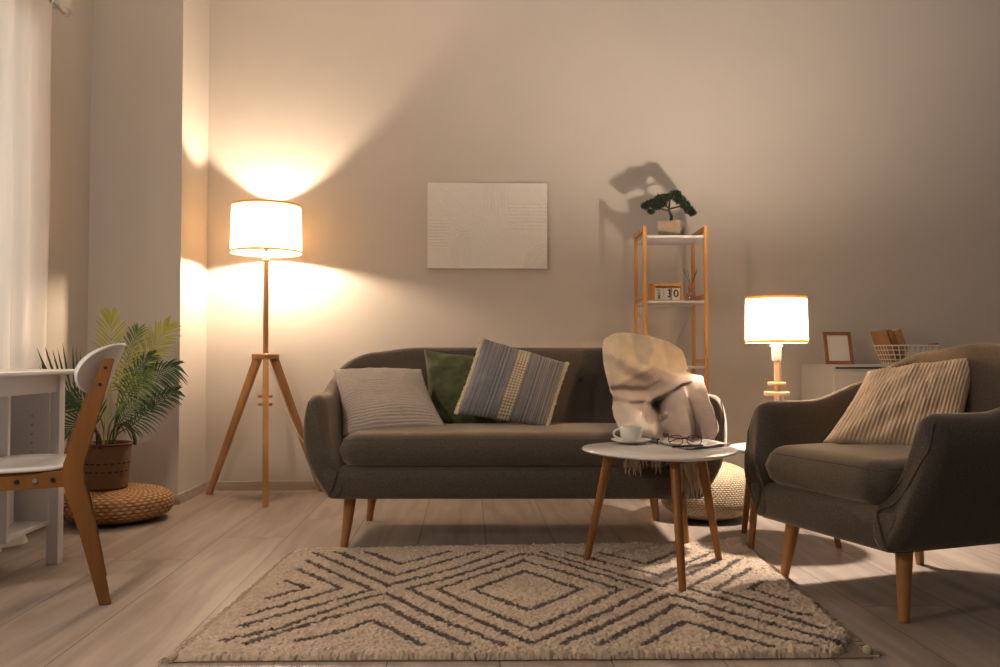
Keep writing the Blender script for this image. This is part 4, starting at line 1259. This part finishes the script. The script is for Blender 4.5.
curtain('curtain', 'brighter sheer curtain panel at the far left edge of the view', 1.475, 2.6, 6, .020, -.395, ZR + .0, 6, .13)
rod = empty('curtain_rod', 'metal curtain rod with a round glass finial high at left', 'curtain rod', RM(-.415, 1.0, ZR + .012), TH)
bm = B(); add_tube(bm, [(0, .0, 0), (0, -3.2, 0)], .011, 14); obj('pole', bm, M['metal'], rod)
bm = B(); add_tube(bm, [(0, .015, 0), (0, .018, 0), (0, -.05, 0), (0, -.055, 0)], [.012, .017, .017, .013], 16); obj('collar', bm, M['metal'], rod)
bm = B(); bmesh.ops.create_uvsphere(bm, u_segments=20, v_segments=12, radius=.024, matrix=Matrix.Translation((0, .035, 0)))
obj('finial', bm, simple('frosted_glass', (.8, .72, .62), .2, 0, **{'Transmission Weight': .5}), rod)
for k in range(7):
    bm = B(); bb = -.12 - k * .085
    add_tube(bm, [(.017 * math.cos(t * PI / 8), bb, .017 * math.sin(t * PI / 8)) for t in range(16)], .0025, 6, closed=True); obj('ring', bm, M['metal'], rod)
bm = B(); add_tube(bm, [(0, -.03, 0), (-.11, -.03, 0)], .008, 10); obj('bracket', bm, M['metal'], rod)

# ------------------------------------------------------------------ relief painting
WN = lambda a, b, z: RM(a, b, z)
def on_wall(u, v, off=0.0):
    """point of the back wall (moved off by off) seen at pixel (u, v)"""
    a_, b_ = (u - 500) / F_PX, (333.5 - v) / F_PX
    d = Vector((a_, math.cos(PITCH) - b_ * math.sin(PITCH), math.sin(PITCH) + b_ * math.cos(PITCH)))
    o = Vector((0, 0, CAM_H)); p0 = RM(0, off); t = (p0 - o).dot(RB) / d.dot(RB); return o + d * t
q0, q1 = on_wall(427.5, 268, .035), on_wall(547, 183.5, .035)
pw = math.hypot(q1.x - q0.x, q1.y - q0.y); ph = q1.z - q0.z
pa = empty('wall_art', 'white plaster relief canvas with combed arcs on the back wall', 'wall art', Vector((q0.x, q0.y, q0.z)), TH)
bm = B(); add_box(bm, (pw / 2, .0185, ph / 2), (pw, .033, ph), .003); obj('canvas_frame', bm, M['canvas'], pa, smooth=False)
me = grid_mesh('relief', lambda u, v: (u * pw, -.0005, v * ph), 40, 30)
for d in me.uv_layers[0].data: d.uv = (d.uv[0] * 1.4, d.uv[1])
link_mesh('relief', me, M['canvas'], pa)

# ------------------------------------------------------------------ shelf unit behind the sofa
SYf = 4.80
sl, sr_ = P(645, 300, Y=SYf).x, P(706, 300, Y=SYf).x
SH = empty('shelf_unit', 'narrow bamboo rack with white shelves behind the sofa', 'shelf', ((sl + sr_) / 2, SYf, 0))
SD = .315; hwid = (sr_ - sl) / 2; zp = lambda v: P(650, v, Y=SYf).z
ztop_ = zp(226); PT = .021
for sx_ in (-1, 1):
    for dy in (0, SD):
        bm = B(); add_box(bm, (sx_ * hwid, dy, ztop_ / 2), (PT, PT, ztop_), .002); obj('post', bm, M['bamboo'], SH, smooth=False)
zs = [zp(236.5), zp(301.8), zp(367.5), zp(433), .10]
for k, z in enumerate(zs):
    bm = B(); add_box(bm, (0, SD / 2, z), (hwid * 2 - PT + .002, SD + .012, .013), .0015); obj('shelf_board', bm, M['white'], SH, smooth=False)
for sx_ in (-1, 1):
    for z in [ztop_ - .015] + [z + .034 for z in zs[1:]]:
        bm = B(); add_box(bm, (sx_ * hwid, SD / 2, z), (PT * .8, SD - PT, .028), .002); obj('side_rail', bm, M['bamboo'], SH, smooth=False)
for sg in (-1, 1):
    bm = B(); add_tube(bm, [(-sg * hwid, SD + .004, zs[1] - .02), (sg * hwid, SD + .004, zs[3] + .02)], .0032, 6); obj('cross_brace', bm, M['metal'], SH)
for sx_ in (-1, 1):
    pass
# bonsai
bx0 = P(671.5, 234, Y=SYf + .10)
bt = empty('bonsai', 'small dark green bonsai in a square stone pot on the top shelf', 'bonsai', (bx0.x, SYf + .11, zs[0] + .0065), math.radians(-24))
k_ = (SYf + .11) / F_PX
bm = B()
hb, htp, hh_ = .060, .067, .092
r0 = [bm.verts.new((x * hb, y * hb, 0)) for x, y in ((-1, -1), (1, -1), (1, 1), (-1, 1))]; r1 = [bm.verts.new((x * htp, y * htp, hh_)) for x, y in ((-1, -1), (1, -1), (1, 1), (-1, 1))]
r2 = [bm.verts.new((x * (htp - .008), y * (htp - .008), hh_)) for x, y in ((-1, -1), (1, -1), (1, 1), (-1, 1))]; r3 = [bm.verts.new((x * (htp - .01), y * (htp - .01), hh_ - .012)) for x, y in ((-1, -1), (1, -1), (1, 1), (-1, 1))]
for A, C in ((r0, r1), (r1, r2), (r2, r3)):
    for k in range(4): bm.faces.new((A[k], A[(k + 1) % 4], C[(k + 1) % 4], C[k]))
bm.faces.new(r0[::-1]); bm.faces.new(r3); obj('pot', bm, M['concrete'], bt, smooth=False)
iR = Matrix.Rotation(math.radians(24), 3, 'Z')
def bpx(u, v, dy=0.0):
    p = P(u, v, Y=SYf + .11 + dy) - Vector(bt.location); return iR @ p
bm = B()
add_tube(bm, [bpx(671, 221), bpx(671.5, 216), bpx(669.5, 212), bpx(669, 208), bpx(670, 200), bpx(671, 196)], [.010, .009, .008, .007, .005, .003], 8)
add_tube(bm, [bpx(669, 211), bpx(662, 209), bpx(655, 205), bpx(646, 205)], [.006, .005, .004, .002], 7)
add_tube(bm, [bpx(669, 209), bpx(677, 207), bpx(684, 205), bpx(690, 210)], [.006, .005, .004, .002], 7)
add_tube(bm, [bpx(668, 208), bpx(664, 203), bpx(661, 199)], [.005, .004, .002], 7)
obj('trunk', bm, M['bark'], bt)
random.seed(4); bm = B()
clumps = [(646, 206, 5, 3.6), (652, 203, 6, 3.6), (656, 207, 5, 3), (651, 212, 3.5, 2.2), (660, 199, 6, 4.5), (666, 198, 5, 4), (674, 196, 6, 5), (680, 200, 6, 4.5), (685, 205, 5, 4.5), (689, 210, 4.8, 4.2), (692, 213, 4, 3), (663, 204, 4, 3), (678, 194, 3, 3)]
for (u, v, ru, rv) in clumps:
    for _ in range(int(38 * ru)):
        a = random.uniform(0, 2 * PI); rr_ = math.sqrt(random.random()); 
        dy = random.uniform(-1, 1) * ru * k_ * .9
        p = bpx(u + ru * rr_ * math.cos(a), v + rv * rr_ * math.sin(a), dy)
        for _n in range(5):
            d = Vector((random.gauss(0, 1), random.gauss(0, 1), random.gauss(.5, .8))).normalized(); L = random.uniform(.009, .018)
            s1 = d.cross(Vector((random.random(), random.random(), random.random()))).normalized() * .0016
            q = [bm.verts.new(p - s1), bm.verts.new(p + s1), bm.verts.new(p + d * L)]; bm.faces.new(q)
o = obj('foliage', bm, M['needle'], bt, smooth=False)
# block calendar
zc0 = zs[1] + .0065
ca = P(650, 299, Y=SYf + .09); cb_ = P(682, 299, Y=SYf + .09)
CW = cb_.x - ca.x
cal = empty('block_calendar', 'wooden block calendar reading MAY 30 on the middle shelf', 'calendar', ((ca.x + cb_.x) / 2, SYf + .09, zc0), math.radians(-3))
ch = .104
for c_, s_ in (((0, 0, .004), (CW, .05, .008)), ((0, 0, ch - .008), (CW, .05, .016)), ((-CW / 2 + .013, 0, ch / 2), (.026, .05, ch)), ((CW / 2 - .007, 0, ch / 2), (.014, .05, ch))):
    bm = B(); add_box(bm, c_, s_, .0015); obj('frame', bm, M['bamboo'], cal, smooth=False)
bm = B(); add_box(bm, (0, .023, ch / 2), (CW - .01, .003, ch - .01)); obj('back_board', bm, M['bamboo'], cal, smooth=False)
ink = simple('black_ink', (.01, .01, .01), .6)
BS = (CW - .040) / 3
for k, (txt, rz, size, trot) in enumerate((('MAY', 0, .029, PI / 2), ('3', math.radians(38), .062, 0), ('0', 0, .062, 0))):
    xk = -CW / 2 + .026 + BS * (k + .5)
    bsx = BS - .003 if k != 1 else BS * .78
    bm = B(); add_box(bm, (0, 0, .035), (bsx, bsx * .8, .068), .0015); o = obj('number_block', bm, M['paper'], cal, smooth=False)
    o.location = (xk, -.004, .008); o.rotation_euler = (0, 0, rz)
    fc = bpy.data.curves.new('lettering', 'FONT'); fc.body = txt; fc.size = size; fc.extrude = .0004; fc.offset = .0010 if k else .0001; fc.align_x = 'CENTER'; fc.align_y = 'CENTER'
    fc.materials.append(ink)
    tmp = bpy.data.objects.new('lettering', fc)
    me = bpy.data.meshes.new_from_object(tmp); bpy.data.objects.remove(tmp)
    fo = bpy.data.objects.new('lettering', me); COL.objects.link(fo); fo.parent = o
    fo.location = (0, -bsx * .4 - .0006, .036); fo.rotation_euler = (PI / 2, -trot, 0)
# diffuser
dfx = P(690.8, 299, Y=SYf + .07)
df = empty('reed_diffuser', 'reed diffuser bottle with wooden collar beside the block calendar', 'diffuser', (dfx.x, SYf + .07, zc0))
gm = simple('pink_glass', (.75, .45, .38), .05, 0, **{'Transmission Weight': .7, 'IOR': 1.3})
bm = B(); add_lathe(bm, [(0, 0), (.026, 0), (.029, .004), (.030, .022), (.024, .044), (.013, .056), (.011, .062)], seg=28); obj('bottle', bm, gm, df)
bm = B(); add_lathe(bm, [(.0, .060), (.0155, .060), (.0165, .063), (.0165, .094), (.014, .097), (0, .097)], seg=24); obj('collar', bm, M['leg'], df)
for (dx, dy, h) in ((-.042, .0, .19), (-.034, .02, .185), (.040, .01, .19), (.030, -.02, .17), (-.02, -.01, .18)):
    bm = B(); add_tube(bm, [(0, 0, .09), (dx, dy, h)], .0015, 6); obj('reed', bm, M['bark'], df)

# ------------------------------------------------------------------ cabinet, photo frame, wire basket
CF = P(833, 364.8, Y=4.80); ch_ = CF.z
cab = empty('cabinet', 'low white cabinet against the wall behind the armchair', 'cabinet', (CF.x, CF.y, 0), TH)
CD = .455
bm = B(); add_box(bm, (.60, CD / 2 + .002, ch_ / 2 - .006), (1.2, CD, ch_ - .012), .002); obj('carcass', bm, M['cabinet'], cab, smooth=False)
bm = B(); add_box(bm, (.60, .0045, ch_ - .018), (1.17, .012, .010)); obj('gap_shade_strip', bm, M['gap'], cab, smooth=False)  # solid dark strip standing in for the shade under the top
bm = B(); add_box(bm, (.60, CD / 2 - .004, ch_ - .006), (1.208, CD + .008, .012), .002); obj('cabinet_top', bm, M['cabinet'], cab, smooth=False)
for k in range(2):
    bm = B(); add_box(bm, (.30 + .6 * k, -.009, (ch_ - .03) / 2 + .0015), (.592, .016, ch_ - .055), .002); d = obj('door', bm, M['cabinet'], cab, smooth=False)
    bm = B(); add_tube(bm, [(.55 if k == 0 else .65, -.017, .5), (.55 if k == 0 else .65, -.035, .5)], [.008, .012], 14); obj('knob', bm, M['metal'], d)
def cabpt(u, v, Y): return P(u, v, Y=Y)
# photo frame: leans back
pf0 = P(825, 363.6, Y=4.98); k5 = 4.98 / F_PX
pf = empty('photo_frame', 'empty wooden picture frame with white sheet on the low cabinet', 'picture frame', (P(840, 363, Y=4.98).x, 4.98, ch_), math.radians(4))
fw, fh_ = 28.5 * k5, 33.0 * k5
tilt = Matrix.Rotation(math.radians(-12), 3, 'X')
def tbox(name, c, s, mat, par, bev=.001):
    bm = B(); add_box(bm, tilt @ Vector(c), s, bev, tilt); return obj(name, bm, mat, par, smooth=False)
fm = wood('walnut_frame', (.20, .09, .035), (.27, .13, .05), 2)
bt_ = .019
for c, s in (((0, 0, bt_ / 2), (fw, .014, bt_)), ((0, 0, fh_ - bt_ / 2), (fw, .014, bt_)), ((-fw / 2 + bt_ / 2, 0, fh_ / 2), (bt_, .014, fh_ - 2 * bt_)), ((fw / 2 - bt_ / 2, 0, fh_ / 2), (bt_, .014, fh_ - 2 * bt_))):
    tbox('frame_bar', (c[0], c[1], c[2] + .002), s, fm, pf)
tbox('sheet', (0, .002, fh_ / 2), (fw - .03, .003, fh_ - .03), M['paper'], pf, 0)
bm = B(); add_box(bm, (0, .075, .07), (.03, .004, .15), 0, Matrix.Rotation(math.radians(22), 3, 'X')); obj('strut', bm, fm, pf, smooth=False)
# wire basket
wb = empty('wire_basket', 'white wire basket holding brown notebooks on the low cabinet', 'basket', (P(906, 363, Y=4.98).x, 4.98, ch_ + .003), TH)
wt, wbm, wd, whh = .154, .115, .095, .108
def wring(hx, hy, z, r=.0024):
    pts = []
    rr_ = .02
    for cx_, cy_, a0 in ((hx - rr_, hy - rr_, 0), (-hx + rr_, hy - rr_, PI / 2), (-hx + rr_, -hy + rr_, PI), (hx - rr_, -hy + rr_, 1.5 * PI)):
        for q in range(5): t = a0 + q * PI / 8; pts.append((cx_ + rr_ * math.cos(t), cy_ + rr_ * math.sin(t), z))
    return pts
bm = B()
for f in (0, .25, .5, .75, 1.0):
    add_tube(bm, wring(lerp(wbm, wt, f), lerp(wd * .8, wd, f), f * whh), .0046 if f == 1 else .0030, 6, closed=True)
n = 8
for i in range(n):
    f = (i + .5) / n * 2 - 1
    for sy in (-1, 1): add_tube(bm, [(f * wbm * .95, sy * wd * .8, 0), (f * wt * .97, sy * wd, whh)], .0028, 6)
    add_tube(bm, [(f * wbm * .95, -wd * .8, 0), (f * wbm * .95, wd * .8, 0)], .002, 6)
for i in range(5):
    f = (i + .5) / 5 * 2 - 1
    for sx_ in (-1, 1): add_tube(bm, [(sx_ * wbm, f * wd * .75, 0), (sx_ * wt, f * wd * .9, whh)], .0020, 6)
obj('wire_mesh', bm, M['wire'], wb)
for sx_ in (1,):
    bm = B(); add_tube(bm, [(sx_ * (wt + .012), -.04, whh + .006), (sx_ * (wt + .012), .04, whh + .006)], .011, 12); obj('handle', bm, M['tleg'], wb)
bm = B(); add_box(bm, (-.01, -wd - .002, whh * .42), (.075, .003, .055), .001); obj('label_plate', bm, M['paper'], wb, smooth=False)
for k, (u0, lab, tn) in enumerate(((-.118, 'brown notebook leaning leftmost in the wire basket', 0), (-.082, 'brown notebook between the other two in the wire basket', 0), (-.044, 'thicker brown notebook leaning rightmost in the wire basket', 1))):
    bm = B(); rot = Matrix.Rotation(math.radians(-19), 3, 'Y')
    th_ = (.028, .027, .042)[k]
    add_box(bm, rot @ Vector((th_ / 2, 0, .095)), (th_, .145, .19), .002, rot)
    o = obj('notebook', bm, M['kraft'] if k != 1 else M['kraft2'], None, smooth=False)
    o.location = Vector(wb.location) + Matrix.Rotation(TH, 3, 'Z') @ Vector((u0 + .018 - .018, 0, .012)); o.rotation_euler = (0, 0, TH)
    tag(o, lab, 'notebook', 'brown notebooks in the wire basket')
    bm = B(); add_box(bm, rot @ Vector((th_ / 2, .0, .0955)), (th_ - .006, .141, .189), 0, rot); obj('pages', bm, M['paper'] if k != 1 else M['gap'], o, smooth=False)
